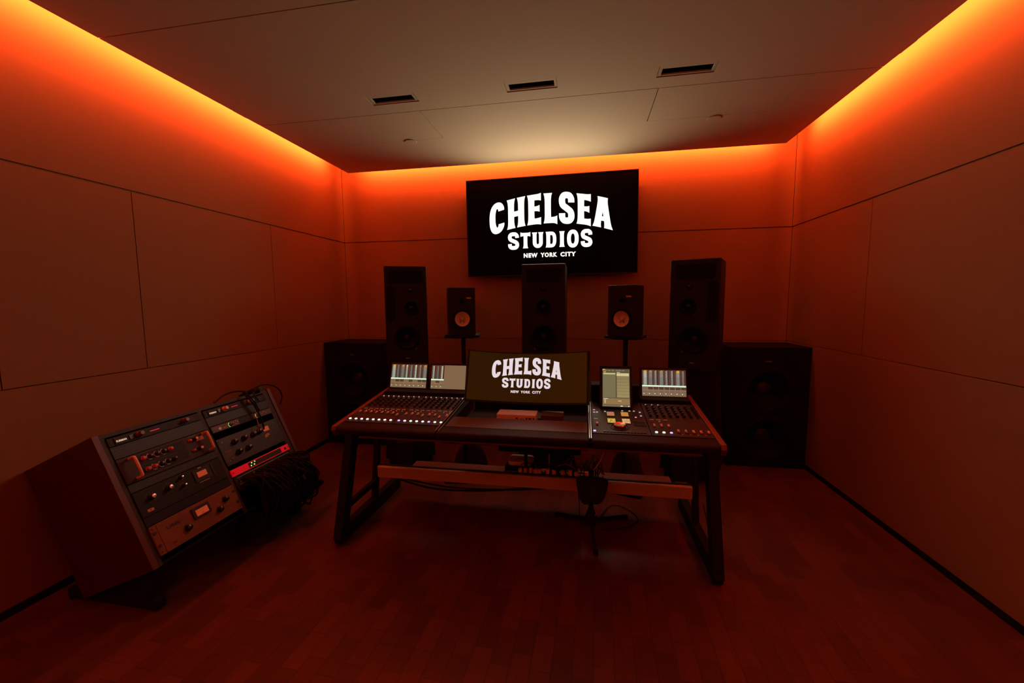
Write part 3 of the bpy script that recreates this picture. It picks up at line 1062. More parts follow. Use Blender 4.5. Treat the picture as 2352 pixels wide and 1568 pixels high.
OR_, AM_ = (.62, .20, .02), (.70, .36, .03)
disp((-1.465, 2.88, .860), (.2865, 0, -.001), (0, .05, .171), .287, .178, (.012, .010, .012, .012), 'meter_display', con,
     meters([(1, 1.4, AM_, 0, 0), (0, .55, None, 1, 0), (1, .6, OR_, 1, 0), (0, 1.3, (.7, .6, .2), 0, 0), (0, .6, None, 1, 0), (0, 1.6, (.8, .7, .3), 0, 0), (0, .6, (.4, .25, .08), 1, 0), (1, .75, OR_, 1, 0)]))
disp((-1.140, 2.88, .857), (.270, 0, -.001), (0, .05, .171), .268, .178, (.012, .012, .012, .012), 'meter_display', con,
     meters([(0, 1.3, None, 0, 0), (0, .5, None, 1, 0), (0, 1.6, None, 0, 0)]))
disp((.394, 2.88, .852), (.2865, 0, 0), (0, .05, .174), .287, .180, (.016, .010, .018, .014), 'meter_display', con,
     meters([(1, 1.3, AM_, 0, 1), (1, .6, (.35, .22, .08), 1, 1), (0, .8, (.45, .27, .05), 1, 1), (1, .7, (.40, .24, .05), 1, 1), (0, .8, None, 1, 1), (0, .8, None, 1, 1), (1, .8, AM_, 1, 1), (0, .6, None, 1, 1)], (.20, .13, .08)))


def tall(q, w, h):
    q.rect(0, w, 0, h, 0, (.10, .085, .045))
    g1, g2 = (.17, .155, .075), (.33, .265, .115)
    q.rect(w * .0, w, h * .965, h * .995, .0003, (.10, .08, .05))
    q.rect(w * .0, w * .16, h * .955, h * .965, .0004, (.75, .38, .04))
    for a in (.20, .34, .50, .60, .72):
        q.rect(w * a, w * (a + .09), h * .952, h * .962, .0004, (.45, .36, .2))
    q.rect(w * .0, w * .10, h * .978, h * .99, .0004, (.9, .75, .45))
    q.rect(w * .04, w * .13, h * .91, h * .922, .0005, (.9, .75, .45))
    q.rect(w * .53, w * .64, h * .902, h * .914, .0005, (.9, .75, .45))
    q.rect(w * .02, w * .485, h * .235, h * .895, .0004, g1)
    q.rect(w * .03, w * .475, h * .853, h * .888, .0006, (.62, .52, .25))
    q.rect(w * .51, w * .985, h * .235, h * .895, .0004, (.06, .045, .03))
    q.rect(w * .52, w * .975, h * .81, h * .888, .0006, (.62, .54, .28))
    for k in range(7):
        y = h * (.24 + .0815 * k)
        c = .78 + .06 * (6 - k) / 2
        q.rect(w * .525, w * .975, y, y + h * .077, .0006, tuple(v * c for v in g2))
    q.rect(w * .02, w * .985, h * .055, h * .215, .0005, (.27, .17, .07))
    q.rect(w * .04, w * .20, h * .20, h * .212, .0007, (1, .85, .5))
    q.rect(w * .05, w * .13, h * .165, h * .175, .0007, (.9, .7, .4))
    for k in range(6):
        q.rect(w * (.06 + .012 * (k % 3)), w * .12, h * (.09 + .012 * k), h * (.096 + .012 * k), .0007, (.8, .65, .4))
    q.rect(w * .57, w * .69, h * .145, h * .156, .0007, (1, .85, .5))
    q.rect(0, w, h * .0, h * .04, .0005, (.17, .15, .10))
    q.rect(w * .65, w * .74, h * .012, h * .028, .0007, (1, 1, .8))
    q.rect(w * .93, w * .965, h * .01, h * .03, .0007, (1, 1, .8))


disp((.117, 2.64, .829), (1, 0, 0), (0, .08, .231), .172, .244, (.018, .014, .008, .020), 'tall_touchscreen', con, tall, .02)

# steel legs
for x, s in ((-1.497, -1), (.704, 1)):
    y0 = 2.205 if s < 0 else 2.195
    fx = x
    MB().bar((fx, y0 - .02, .055), (fx, 3.01, .055), .05, .085).build('foot_rail', M_BLACK, con, bev=.003)
    MB().bar((fx, y0 + .005, .03), (fx, 2.41, .715), .055, .075).build('leg', M_BLACK, con, bev=.003)
    MB().bar((fx, 2.645, .095), (fx, 2.76, .725), .034, .05).build('leg', M_BLACK, con, bev=.003)
    for yy in (y0 + .01, 2.97):
        MB().cyl((fx + .0, yy, 0), (fx, yy, .014), .014, n=12).build('levelling_foot', M_DGREY, con)
MB().bar((-1.497, 2.28, .205), (-1.497, 2.66, .205), .03, .035).build('cross_brace', M_BLACK, con)
# pale beam and cable tray between the rear legs
bm_ = MB().prism([(2.662, .238), (2.662, .312), (2.668, .318), (2.692, .318), (2.698, .312), (2.698, .238)], -1.478, .685, 'x').build('cross_beam', M_BEAM, con)
MB().box(-1.47, .68, 2.685, 2.700, .319, .325).build('tray_lip', M_DGREY, con)
MB().box(-1.30, .60, 2.700, 2.96, .248, .254).build('cable_tray', M_TRAY, con)
MB().box(-.60, -.02, 2.78, 3.0, .44, .60).build('equipment_box', M_BLACK, con, bev=.004)

# the white box on the centre shelf
dock = thing('audio_dock', 'low pale box with ports on the desk shelf below the curved monitor', 'interface box', (-.41, 2.60, .702))
MB().box(-.552, -.298, 2.50, 2.62, .706, .790).build('case', M_WHITE, dock, bev=.006)
for x, w_ in ((-.425, .012), (-.40, .03), (-.362, .010), (-.345, .018), (-.318, .010)):
    MB().box(x, x + w_, 2.4992, 2.5005, .758, .772 if w_ < .02 else .765).build('port', M_INK, dock)
for x in (-.54, -.31):
    MB().cyl((x, 2.56, .702), (x, 2.56, .707), .01, n=10).build('rubber_foot', M_RUB, dock)
bx = MB().box(-.27, -.13, 2.53, 2.64, .702, .785).build('dark_box', M_UA, None, bev=.004)
tag(bx, 'dim dark brown box beside the low pale box under the curved monitor', 'box')

# curved monitor
mon = thing('curved_monitor', 'ultrawide curved monitor on the desk showing the glowing studio logo', 'monitor', (-.39, 2.80, .702))
MR, MT = 1.02, math.radians(21)
MMx = Matrix.Translation((-.378, 2.705, .987)) @ Matrix.Rotation(-MT, 4, 'X')


def curve_pt(s, z, off=0.0):
    a = s / MR
    return MMx @ Vector(((MR + off) * math.sin(a), (MR + off) * math.cos(a) - MR, z))


def curved_panel(s0, s1, z0, z1, o0, o1, n=28):
    b = MB()
    vs = []
    for i in range(n + 1):
        s = s0 + (s1 - s0) * i / n
        vs += [curve_pt(s, z0, o0), curve_pt(s, z1, o0), curve_pt(s, z1, o1), curve_pt(s, z0, o1)]
    fs = []
    for i in range(n):
        for k in range(4):
            fs.append((i * 4 + k, i * 4 + (k + 1) % 4, i * 4 + 4 + (k + 1) % 4, i * 4 + 4 + k))
    fs += [(3, 2, 1, 0), (n * 4, n * 4 + 1, n * 4 + 2, n * 4 + 3)]
    return b.add(vs, fs)


hs, hz = .413, .174
curved_panel(-hs, hs, -hz, hz, .0015, .03).build('housing', M_SATIN, mon, smooth=True)
sm = curved_panel(-hs + .009, hs - .009, -hz + .012, hz - .007, 0, .0014).build('screen', M_MONBLK, mon, smooth=True)
KM = .375
for q in logo(lambda x, y: curve_pt(-.006 + (x - .885) * KM, (y - .47) * KM + .006, -.0012)):
    q.build('logo_lettering', M_LOGO_MON, sm)
MB().bar((-.378, 2.80, .96), (-.378, 2.84, .73), .06, .02).build('neck', M_SATIN, mon, bev=.003)
MB().prism(rrect(-.50, -.26, 2.70, 2.90, .03), .702, .714, 'z').build('base', M_SATIN, mon, bev=.003)

# ---------------------------------------------------------------- clutter in the cable tray
rtb = MB().box(-.56, -.36, 2.80, 2.95, .2545, .318).build('power_supply', M_BLACK, None, bev=.004)
tag(rtb, 'black power supply in the cable tray under the white router', 'power supply')
ro = thing('router', 'white rounded router lying on top of gear in the cable tray', 'router', (-.46, 2.90, .318))
MB().prism(rrect(-.545, -.365, 2.82, 2.97, .03), .3185, .352, 'z').build('case', M_WHITE, ro, bev=.010, smooth=True, seg=3)
MB().tube([(-.50, 2.84, .352), (-.46, 2.87, .353), (-.42, 2.865, .353), (-.37, 2.90, .34)], .0016, 6).build('thin_lead', M_CABLE, ro)
ad = thing('power_adapter', 'square white plate with a round black ring at the left end of the tray clutter', 'adapter', (-.55, 2.76, .2545))
MB().box(-.565, -.465, 2.735, 2.795, .2545, .292).build('case', M_WHITE, ad, bev=.003)
MB().lathe((-.517, 2.765, .292), (0, 0, 1), [(.034, .0), (.034, .002), (.031, .003), (.030, .0)], 28, False).build('ring', M_INK, ad)
MB().cyl((-.517, 2.765, .292), (-.517, 2.765, .295), .014, n=20).build('socket', M_INK, ad)
random.seed(11)
plug0 = None
plugs = [(-.435, .022, .25), (-.40, .018, .3), (-.365, .02, .26), (-.33, .026, .30), (-.30, .022, .34), (-.245, .03, .26), (-.20, .024, .33), (-.14, .022, .28), (-.09, .026, .30), (-.05, .03, .27), (.02, .026, .3), (.06, .03, .27)]
pn = ['behind the black round ring plate', 'second in the row from the router', 'third in the row from the router', 'with its prongs turned away', 'near the middle of the tray', 'wide one left of middle', 'tall one near the middle',
      'right of the middle', 'among red cables', 'left of the low tripod stand', 'next to last on the right', 'rightmost of the row']
for k, (x, w_, zz) in enumerate(plugs):
    y = 2.730 + .012 * (k % 3)
    if plug0 is None:
        plug0 = thing('plug', 'small pale power plug in the tray, ' + pn[k], 'plug', (x, y, .2545), 0, 'pale plugs in the cable tray')
        b = MB()
        b.box(x - .012, x + .012, y - .012, y + .012, .2545, .343)
        b.build('body', M_FADER, plug0, bev=.003)
        MB().tube([(x, y, .343), (x + .004, y + .01, .362), (x + .03, y + .04, .365), (x + .05, y + .09, .30)], .0028, 6).build('cord', M_CABLE, plug0)
        for q in (-.004, .004):
            MB().box(x + q - .001, x + q + .001, y - .016, y - .012, .27, .282).build('prong', M_STEEL, plug0)
    else:
        dup(plug0, (x, y, .2545), random.uniform(-.6, .6), 'small pale power plug in the tray, ' + pn[k])

random.seed(21)
tang = MB()
for k in range(28):
    x = random.uniform(-.30, .10)
    pts = [(x, random.uniform(2.77, 2.93), .262)]
    for j in range(4):
        x += random.uniform(-.07, .09)
        x = max(-.33, min(.13, x))
        pts.append((x, random.uniform(2.77, 2.95), random.uniform(.265, .40)))
    pts.append((x, random.uniform(2.73, 2.93), .262))
    tang.tube(pts, random.choice((.0022, .003, .004)), 6, 4)
tag(tang.build('cable_tangle', M_CABLE, None, smooth=True), 'tangle of thin black cables heaped in the tray under the desk', 'cables', kind='stuff')


def cable(label, pts, r=.004, m=None, grp='loose cables under the desk', name='cable'):
    return tag(MB().tube(pts, r, 8, 6).build(name, m or M_CABLE, None, smooth=True), label, 'cable', grp)


cable('thick black cable dropping from the desk box past the white router', [(-.405, 2.77, .50), (-.40, 2.765, .42), (-.395, 2.75, .33), (-.37, 2.74, .27)], .012)
cable('thin pale cable looping down right of the low tripod stand', [(.16, 2.74, .69), (.155, 2.75, .55), (.11, 2.745, .42), (.05, 2.74, .33), (.04, 2.74, .265)], .003, M_FADER)
cable('thin reddish cable arching over the pale plugs', [(-.19, 2.75, .36), (-.12, 2.745, .385), (-.05, 2.745, .35), (-.03, 2.74, .27)], .003, M_CABR)
cable('thin straight cable hanging down in the middle of the desk', [(-.235, 2.80, .69), (-.235, 2.79, .5), (-.24, 2.78, .33)], .003, M_FADER)
cable('dark cable running slack beneath the pale cross beam', [(-1.45, 2.72, .235), (-1.0, 2.73, .17), (-.6, 2.73, .175), (-.3, 2.74, .20), (-.1, 2.74, .24)], .006)
cable('second dark cable sagging lowest beneath the pale cross beam', [(-1.46, 2.74, .225), (-1.1, 2.75, .14), (-.7, 2.75, .15), (-.35, 2.75, .20)], .007)
cable('dark cable curled on the floor right of the low tripod stand', [(.06, 2.62, .012), (.20, 2.95, .008), (.33, 2.90, .008), (.37, 2.78, .008), (.30, 2.68, .008), (.12, 2.62, .008)], .003)
cable('thin cable slung between the right desk legs', [(.735, 2.60, .24), (.72, 2.45, .19), (.71, 2.40, .17)], .003)

# low tripod stand with something dark hung on it
sd = thing('tripod_stand', 'low black three-legged stand in front of the desk beam', 'stand', (.05, 2.58, 0))
hub = (.050, 2.58, .105)
MB().lathe(hub, (0, 0, 1), [(.0005, -.04), (.035, -.035), (.045, -.01), (.036, .015), (.022, .05), (.018, .07), (.0005, .07)], 20, False).build('hub', M_BLACK, sd, smooth=True)
for p in ((-.178, 2.757), (.290, 2.795), (.076, 2.355)):
    MB().bar((hub[0], hub[1], .085), (p[0], p[1], .016), .026, .016, (0, 0, 1)).build('leg', M_BLACK, sd, bev=.003)
    MB().cyl((p[0], p[1], 0), (p[0], p[1], .026), .016, .014, 12).build('rubber_foot', M_RUB, sd)
MB().cyl((hub[0], hub[1], .15), (hub[0], hub[1], .42), .016, n=16).build('pole', M_BLACK, sd, smooth=True)
pch = sag_bag('pouch', 'rounded black pouch hanging on the low three-legged stand', (.047, 2.507, .395), .090, .052, -.15, 4, None)
pch['category'] = 'pouch'
cable('thin cable hanging from the left of the black pouch to the floor', [(-.03, 2.55, .28), (-.025, 2.55, .20), (-.02, 2.56, .09), (.0, 2.57, .055)], .0025)
cable('short red looped cable hanging from the right of the black pouch', [(.09, 2.545, .27), (.105, 2.54, .21), (.085, 2.54, .16), (.075, 2.55, .14)], .0045, M_CABR)

# ---------------------------------------------------------------- outboard rack by the left wall
A0 = Vector((-2.298, 0, .869))
RM = Matrix(((0, -.412, .911), (1, 0, 0), (0, .911, .412))).to_4x4()
RM.translation = A0                                 # x along the rack (world y), y up the slope, z out of the panel
rack = thing('equipment_rack', 'slanted double equipment rack with dark red wooden sides at the left wall', 'rack', (-2.25, 2.06, 0))
Rw = MB(RM)
RX0, RX1 = 1.53, 2.59
for xa, xb, nm in ((RX0 - .028, RX0, 'left'), (RX1, RX1 + .028, 'right')):
    MB(RM).box(xa, xb, -.690, .008, -.470, .004).build('side_cheek', M_WOOD, rack, bev=.003)
    MB(RM).box(xa, xb, -.690, .008, .0045, .010).build('cheek_edge', M_WOODE, rack, bev=.002)
MB(RM).box(RX0, RX1, -.690, 0, -.465, -.30).build('back_body', M_BLACK, rack)
MB(RM).box(RX0, RX1, -.010, .006, -.30, 0).build('top_panel', M_GREY, rack)
MB(RM).box(RX0, RX1, -.690, -.678, -.30, 0).build('bottom_panel', M_BLACK, rack)
f = MB(RM)
f.box(RX0, RX1, -.014, .006, 0, .004)
f.box(RX0, 1.553, -.690, -.014, 0, .004)
f.box(2.0375, 2.0625, -.690, -.014, 0, .004)
f.box(2.5475, RX1, -.690, -.014, 0, .004)
f.build('front_frame', M_GREY, rack, bev=.001)
for y_ in (1.56, 2.52):
    # floor bars with a sloping upright
    MB().bar((-2.60, y_, .035), (-2.05, y_, .03), .05, .045, (0, 1, 0)).build('foot_bar', M_BLACK, rack, bev=.006)
    MB().prism([(-2.56, .05), (-2.10, .05), (-2.035, .235), (-2.43, .060)], y_ - .02, y_ + .02, 'y').build('foot_bracket', M_BLACK, rack)
    for x_ in (-2.58, -2.08):
        MB().cyl((x_, y_ - .022, .018), (x_, y_ + .022, .018), .018, n=14).build('caster', M_RUB, rack)


def unit(name, label, cat, x, v0, v1, m, group='rack units in the slanted rack', z=.006, depth=.12, w=.4826):
    """a rack unit with its front panel; x = left edge, v0 / v1 = distance down the slope"""
    c = RM @ Vector((x + w / 2, -(v0 + v1) / 2, 0))
    t = thing(name, label, cat, tuple(c), 0, group)
    MB(RM).box(x, x + w, -v1 + .0008, -v0 - .0008, .0045, .0045 + z).build('front_panel', m, t, bev=.001)
    MB(RM).box(x + .0275, x + w - .0275, -v1 + .003, -v0 - .003, -depth, .0044).build('chassis', M_BLACK, t)
    t['_z'] = .0045 + z
    for xx in (x + .009, x + w - .009):
        for yy in ([-(v0 + v1) / 2] if v1 - v0 < .05 else [-v0 - .016, -v1 + .016]):
            MB(RM).cyl((xx, yy, .0045 + z), (xx, yy, .0045 + z + .002), .0035, n=10).build('mounting_screw', M_INK, t)
    return t


ZF = .0105


def kn(t, x, v, r, h, m=M_KNOB, name='knob', cap=None, pointer=True):
    o = MB(RM).lathe((x, -v, ZF), (0, 0, 1), [(r * 1.15, 0), (r * 1.1, h * .3), (r * .88, h * .4), (r * .82, h * .95), (r * .7, h), (.0005, h)], 20, False).build(name, m, t, smooth=True)
    if cap:
        MB(RM).lathe((x, -v, ZF + h), (0, 0, 1), [(r * .80, 0), (r * .78, .002), (.0005, .003)], 20, False).build('knob_cap', cap, o, smooth=True)
    if pointer and not cap:
        MB(RM).box(x - r * .1, x + r * .1, -v + r * .2, -v + r * .8, ZF + h, ZF + h + .0006).build('pointer', M_PRINT, o)
    return o


def prt(t, rects, m=M_PRINT, name='printing'):
    b = MB(RM)
    for (x0, x1, v0, v1) in rects:
        b.rect(x0, x1, -v1, -v0, ZF + .0006)
    return b.build(name, m, t)


def vent(label, x, v0, v1):
    c = RM @ Vector((x + .24, -(v0 + v1) / 2, 0))
    o = MB(RM).box(x, x + .4826, -v1 + .0008, -v0 - .0008, .0045, .008).build('vent_panel', M_MESH, None)
    return tag(o, label, 'vent panel', 'perforated vent panels in the rack')


U = .04445
XL_, XR_ = 1.554, 2.064


def furman(x, label, lamp2, m_l):
    t = unit('power_conditioner', label, 'power conditioner', x, .022, .022 + U, M_DGREY)
    MB(RM).box(x + .028, x + .088, -.060, -.028, ZF, ZF + .004).build('name_block', M_INK, t)
    MB(RM).text('FURMAN', .010, x + .033, -.052, ZF + .0046, bold=.0004, fit=.046).build('name_lettering', M_NAME, t)
    MB(RM).box(x + .094, x + .112, -.056, -.034, ZF, ZF + .005).build('rocker_switch', M_KNOB, t)
    MB(RM).box(x + .40, x + .445, -.060, -.028, ZF, ZF + .003).build('outlet_block', M_INK, t)
    prt(t, [(x + .41, x + .432, .040, .043)], M_NAME, 'model_lettering')
    for k in range(9):
        MB(RM).box(x + .196 + .0055 * k, x + .1995 + .0055 * k, -.047, -.043, ZF, ZF + .001).build('meter_led', M_REDL, t)
    for lx, hh_ in ((x + .140, .03), (x + lamp2, .03)):
        kn(t, lx, .044, .0135, hh_, m_l, 'pull_out_lamp', pointer=False)
    return t


furman(XL_, 'slim power conditioner with red meter at the top of the left rack bay', .385, M_RAIL)
rf = furman(XR_, 'slim power conditioner with pale round lamps at the top of the right rack bay', .345, M_CREAM)
MB(RM).lathe((XR_ + .358, -.050, ZF + .02), (0, 0, 1), [(.003, 0), (.003, .004), (.0004, .005)], 8, False).build('green_light', M_GRN, rf)
vent('perforated vent panel below the left power conditioner', XL_, .068, .132)

# channel strip with two pale handles
t = unit('channel_strip', 'brown channel strip with two pale handles and rows of red knobs', 'preamplifier', XL_, .134, .134 + 3 * U, M_BROWN)
v0 = .134
for x in (XL_ + .052, XL_ + .450):
    va, vb = v0 + .014, v0 + .118
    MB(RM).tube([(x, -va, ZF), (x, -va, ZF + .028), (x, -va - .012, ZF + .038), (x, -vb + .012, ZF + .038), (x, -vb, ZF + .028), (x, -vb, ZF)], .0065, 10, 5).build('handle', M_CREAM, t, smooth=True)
MB(RM).box(XL_ + .085, XL_ + .330, -v0 - .062, -v0 - .012, ZF, ZF + .0012).build('upper_strip', M_UNIT, t)
MB(RM).box(XL_ + .085, XL_ + .330, -v0 - .118, -v0 - .068, ZF, ZF + .0012).build('lower_strip', M_UNIT, t)
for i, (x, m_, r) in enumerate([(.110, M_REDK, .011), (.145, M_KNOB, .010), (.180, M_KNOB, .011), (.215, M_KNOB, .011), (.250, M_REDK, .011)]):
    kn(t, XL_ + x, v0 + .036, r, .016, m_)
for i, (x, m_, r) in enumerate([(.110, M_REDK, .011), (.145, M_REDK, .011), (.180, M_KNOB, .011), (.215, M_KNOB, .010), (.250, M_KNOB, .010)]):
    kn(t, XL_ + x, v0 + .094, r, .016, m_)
for dv in (0, .058):
    for x in (.183, .218, .148):
        b = MB(RM)
        n = 12
        for k in range(n):
            a0, a1 = PI * .6 + PI * 1.0 * k / n, PI * .6 + PI * 1.0 * (k + .7) / n
            cx, cy = XL_ + x - .003, -(v0 + .036 + dv)
            b.add([(cx + rr * math.cos(a), cy + rr * math.sin(a), ZF + .0016) for a, rr in ((a0, .0145), (a1, .0145), (a1, .0175), (a0, .0175))], [(0, 1, 2, 3)])
        b.build('scale_arc', M_FADER, t)
    prt(t, [(XL_ + .268, XL_ + .284, v0 + .020 + dv, v0 + .050 + dv)], M_METER, 'lit_scale')
kn(t, XL_ + .365, v0 + .030, .008, .012, M_REDK)
kn(t, XL_ + .395, v0 + .030, .010, .020, M_KNOB, cap=M_CREAM)
kn(t, XL_ + .365, v0 + .090, .008, .012, M_REDK)
kn(t, XL_ + .400, v0 + .090, .010, .020, M_KNOB, cap=M_CREAM)
prt(t, [(XL_ + .362, XL_ + .412, v0 + .008, v0 + .011)], M_RAIL)
tp = MB(RM).box(XL_ + .400, XL_ + .447, -v0 - .046, -v0 - .022, ZF + .001, ZF + .0016).build('tape_label', M_TAPE, t)
MB(RM).rect(XL_ + .420, XL_ + .424, -v0 - .037, -v0 - .031, ZF + .002).build('ink_mark', M_INK, tp)
vent('perforated vent panel below the brown channel strip', XL_, .270, .312)

# black compressor
t = unit('compressor', 'black compressor with four shiny round knobs and an orange meter', 'compressor', XL_, .314, .314 + 3 * U, M_UNIT)
for x, v, r in ((.070, .366, .013), (.160, .360, .013), (.232, .336, .008), (.232, .382, .008)):
    kn(t, XL_ + x, v, r, .022, M_KNOB, cap=M_METK)
    b = MB(RM)
    for k in range(11):
        a = math.radians(-60 + 300 * k / 10)
        b.rect(XL_ + x + r * 2 * math.cos(a) - .0008, XL_ + x + r * 2 * math.cos(a) + .0008, -v + r * 2 * math.sin(a) - .0008, -v + r * 2 * math.sin(a) + .0008, ZF + .0006)
    b.build('dial_ticks', M_PRINT, t)
MB(RM).box(XL_ + .300, XL_ + .400, -.398, -.330, ZF, ZF + .004).build('meter_bezel', M_INK, t)
MB(RM).box(XL_ + .320, XL_ + .376, -.377, -.346, ZF + .004, ZF + .005).build('meter', M_METER, t)
prt(t, [(XL_ + .318, XL_ + .380, .404, .4065), (XL_ + .338, XL_ + .358, .324, .328), (XL_ + .412, XL_ + .416, .335, .395)])
MB(RM).box(XL_ + .412, XL_ + .424, -.40, -.332, ZF, ZF + .002).build('slider_slot', M_INK, t)
tp = MB(RM).box(XL_ + .030, XL_ + .060, -.430, -.416, ZF + .001, ZF + .0016).build('tape_label', M_TAPE, t)
MB(RM).rect(XL_ + .043, XL_ + .047, -.426, -.420, ZF + .002).build('ink_mark', M_INK, tp)
tag(MB(RM).box(XL_, XL_ + .4826, -.494, -.449, .0045, .008).build('blank_panel', M_UNIT, None), 'plain black blank panel above the silver levelling amplifier', 'blank panel')

# silver amplifier
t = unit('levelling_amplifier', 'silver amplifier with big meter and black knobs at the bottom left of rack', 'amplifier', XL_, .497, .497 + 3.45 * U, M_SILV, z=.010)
ZS = .0150
v0 = .497
MB(RM).box(XL_ + .300 - .095, XL_ + .300 + .005, -v0 - .078, -v0 - .018, ZS, ZS + .008).build('meter_bezel', M_INK, t, bev=.002)
mt = MB(RM).box(XL_ + .221, XL_ + .290, -v0 - .068, -v0 - .034, ZS + .008, ZS + .009).build('meter', M_METER, t)
MB(RM).text('VU', .008, XL_ + .250, -v0 - .062, ZS + .0096).build('ink_mark', M_INK, mt)
for x, v, r in ((.160, v0 + .096, .017), (.352, v0 + .094, .016), (.405, v0 + .056, .016)):
    kn(t, XL_ + x, v, r, .024, M_KNOB)
MB(RM).text('UREI', .016, XL_ + .070, -v0 - .052, ZS + .0008, bold=.0006, fit=.062).build('name_lettering', M_INK, t)
b = MB(RM)
b.box(XL_ + .138, XL_ + .185, -v0 - .030, -v0 - .029, ZS, ZS + .0006).box(XL_ + .138, XL_ + .139, -v0 - .055, -v0 - .03, ZS, ZS + .0006)
b.box(XL_ + .145, XL_ + .180, -v0 - .042, -v0 - .041, ZS, ZS + .0006).box(XL_ + .145, XL_ + .175, -v0 - .048, -v0 - .047, ZS, ZS + .0006)
b.box(XL_ + .030, XL_ + .0312, -v0 - .152, -v0 - .002, ZS, ZS + .0006)
b.build('engraving', M_INK, t)
for x in (.078, .090):
    MB(RM).cyl((XL_ + x, -v0 - .122, ZS), (XL_ + x, -v0 - .122, ZS + .012), .003, n=8).build('toggle_switch', M_METK, t)
for xx in (.012, .470):
    for vv in (.040, .105):
        MB(RM).cyl((XL_ + xx, -v0 - vv, ZS), (XL_ + xx, -v0 - vv, ZS + .003), .008, n=14).build('slotted_screw', M_INK, t)

# right bay
vent('perforated vent panel below the right power conditioner', XR_, .068, .126)
t = unit('audio_interface', 'slim bronze audio interface with green lit dials in the right rack bay', 'audio interface', XR_, .128, .128 + U, M_UNIT)
v0 = .128
for xa, xb in ((0.0, .205), (.300, .4826)):
    MB(RM).box(XR_ + xa + .004, XR_ + xb - .004, -v0 - U + .004, -v0 - .004, ZF, ZF + .002).build('bronze_plate', M_UA, t)
kn(t, XR_ + .135, v0 + .024, .010, .014, M_KNOB)
kn(t, XR_ + .352, v0 + .024, .010, .014, M_KNOB)
for x in (.135, .352):
    b = MB(RM)
    for k in range(9):
        a0, a1 = PI * .62 + PI * .75 * k / 9, PI * .62 + PI * .75 * (k + 1) / 9
        b.add([(XR_ + x + rr * math.cos(a), -(v0 + .024) + rr * math.sin(a), ZF + .0026) for a, rr in ((a0, .0135), (a1, .0135), (a1, .0160), (a0, .0160))], [(0, 1, 2, 3)])
    b.build('green_ring', M_GRN, t)
b = MB(RM)
cx, cy = XR_ + .058, -v0 - .026
b.add([(cx - .012, cy, ZF + .0026), (cx, cy - .010, ZF + .0026), (cx + .012, cy, ZF + .0026), (cx, cy + .010, ZF + .0026)], [(0, 1, 2, 3)])
b.build('diamond_emblem', M_WHITE, t)
for x in (.086, .100):
    MB(RM).lathe((XR_ + x, -v0 - .028, ZF + .002), (0, 0, 1), [(.0045, 0), (.0045, .001), (.0035, .001), (.0035, 0)], 14, False).build('jack', M_PRINT, t)
for x, v in ((.158, .018), (.176, .012), (.170, .028), (.188, .020), (.375, .016), (.392, .022), (.410, .014), (.425, .024)):
    MB(RM).cyl((XR_ + x, -v0 - v, ZF + .002), (XR_ + x, -v0 - v, ZF + .005), .0032, n=10).build('small_button', M_FADER if x in (.158, .375) else M_PRINT, t)

t = unit('tube_equaliser', 'slate rack equaliser with six black knobs and orange meter in the right bay', 'equaliser', XR_, .214, .214 + 4 * U, M_SLATE)
v0 = .214
for x, v in ((.108, .050), (.185, .050), (.260, .050), (.310, .046), (.110, .118), (.185, .118)):
    kn(t, XR_ + x, v0 + v, .0165, .024, M_KNOB)
    for dx in (-.006, .006):
        MB(RM).lathe((XR_ + x + dx, -v0 - v + .005, ZF + .024), (0, 0, 1), [(.0022, 0), (.0018, .001), (.0004, .0013)], 8, False).build('knob_stud', M_METK, t)
MB(RM).box(XR_ + .345, XR_ + .395, -v0 - .062, -v0 - .030, ZF, ZF + .004).build('meter', M_METER, t, bev=.004)
tp = MB(RM).prism([(XR_ + .335, -v0 - .102), (XR_ + .342, -v0 - .084), (XR_ + .372, -v0 - .078), (XR_ + .385, -v0 - .092), (XR_ + .350, -v0 - .104)], ZF + .001, ZF + .002, 'z').build('tape_label', M_TAPE, t)
MB(RM).rect(XR_ + .356, XR_ + .360, -v0 - .094, -v0 - .088, ZF + .0026).build('ink_mark', M_INK, tp)
prt(t, [(XR_ + .022, XR_ + .068, v0 + .085, v0 + .092), (XR_ + .022, XR_ + .072, v0 + .100, v0 + .102), (XR_ + .022, XR_ + .072, v0 + .108, v0 + .110), (XR_ + .022, XR_ + .060, v0 + .116, v0 + .118)], M_RAIL)
MB(RM).lathe((XR_ + .052, -v0 - .145, ZF), (0, 0, 1), [(.006, 0), (.005, .005), (.0005, .007)], 12, False).build('power_lamp', M_REDK, t)
for x, v in ((.03, .025), (.45, .025), (.45, .10), (.03, .15)):
    MB(RM).cyl((XR_ + x, -v0 - v, ZF), (XR_ + x, -v0 - v, ZF + .002), .003, n=8).build('panel_screw', M_METK, t)

t = unit('red_lit_unit', 'rack unit glowing red with a black display and four green lights', 'rack unit', XR_, .418, .418 + U, M_REDBAR, z=.012)
MB(RM).box(XR_ + .125, XR_ + .405, -.418 - U + .006, -.424, .0170, .0185).build('display_window', M_INK, t)
for x, v in ((.150, .430), (.140, .446), (.175, .430), (.165, .446)):
    MB(RM).lathe((XR_ + x, -v, .0186), (0, 0, 1), [(.0042, 0), (.004, .002), (.0004, .003)], 10, False).build('green_light', M_GRN, t)
MB(RM).cyl((XR_ + .445, -.442, .0165), (XR_ + .445, -.442, .0185), .009, n=16).build('dark_button', M_INK, t)

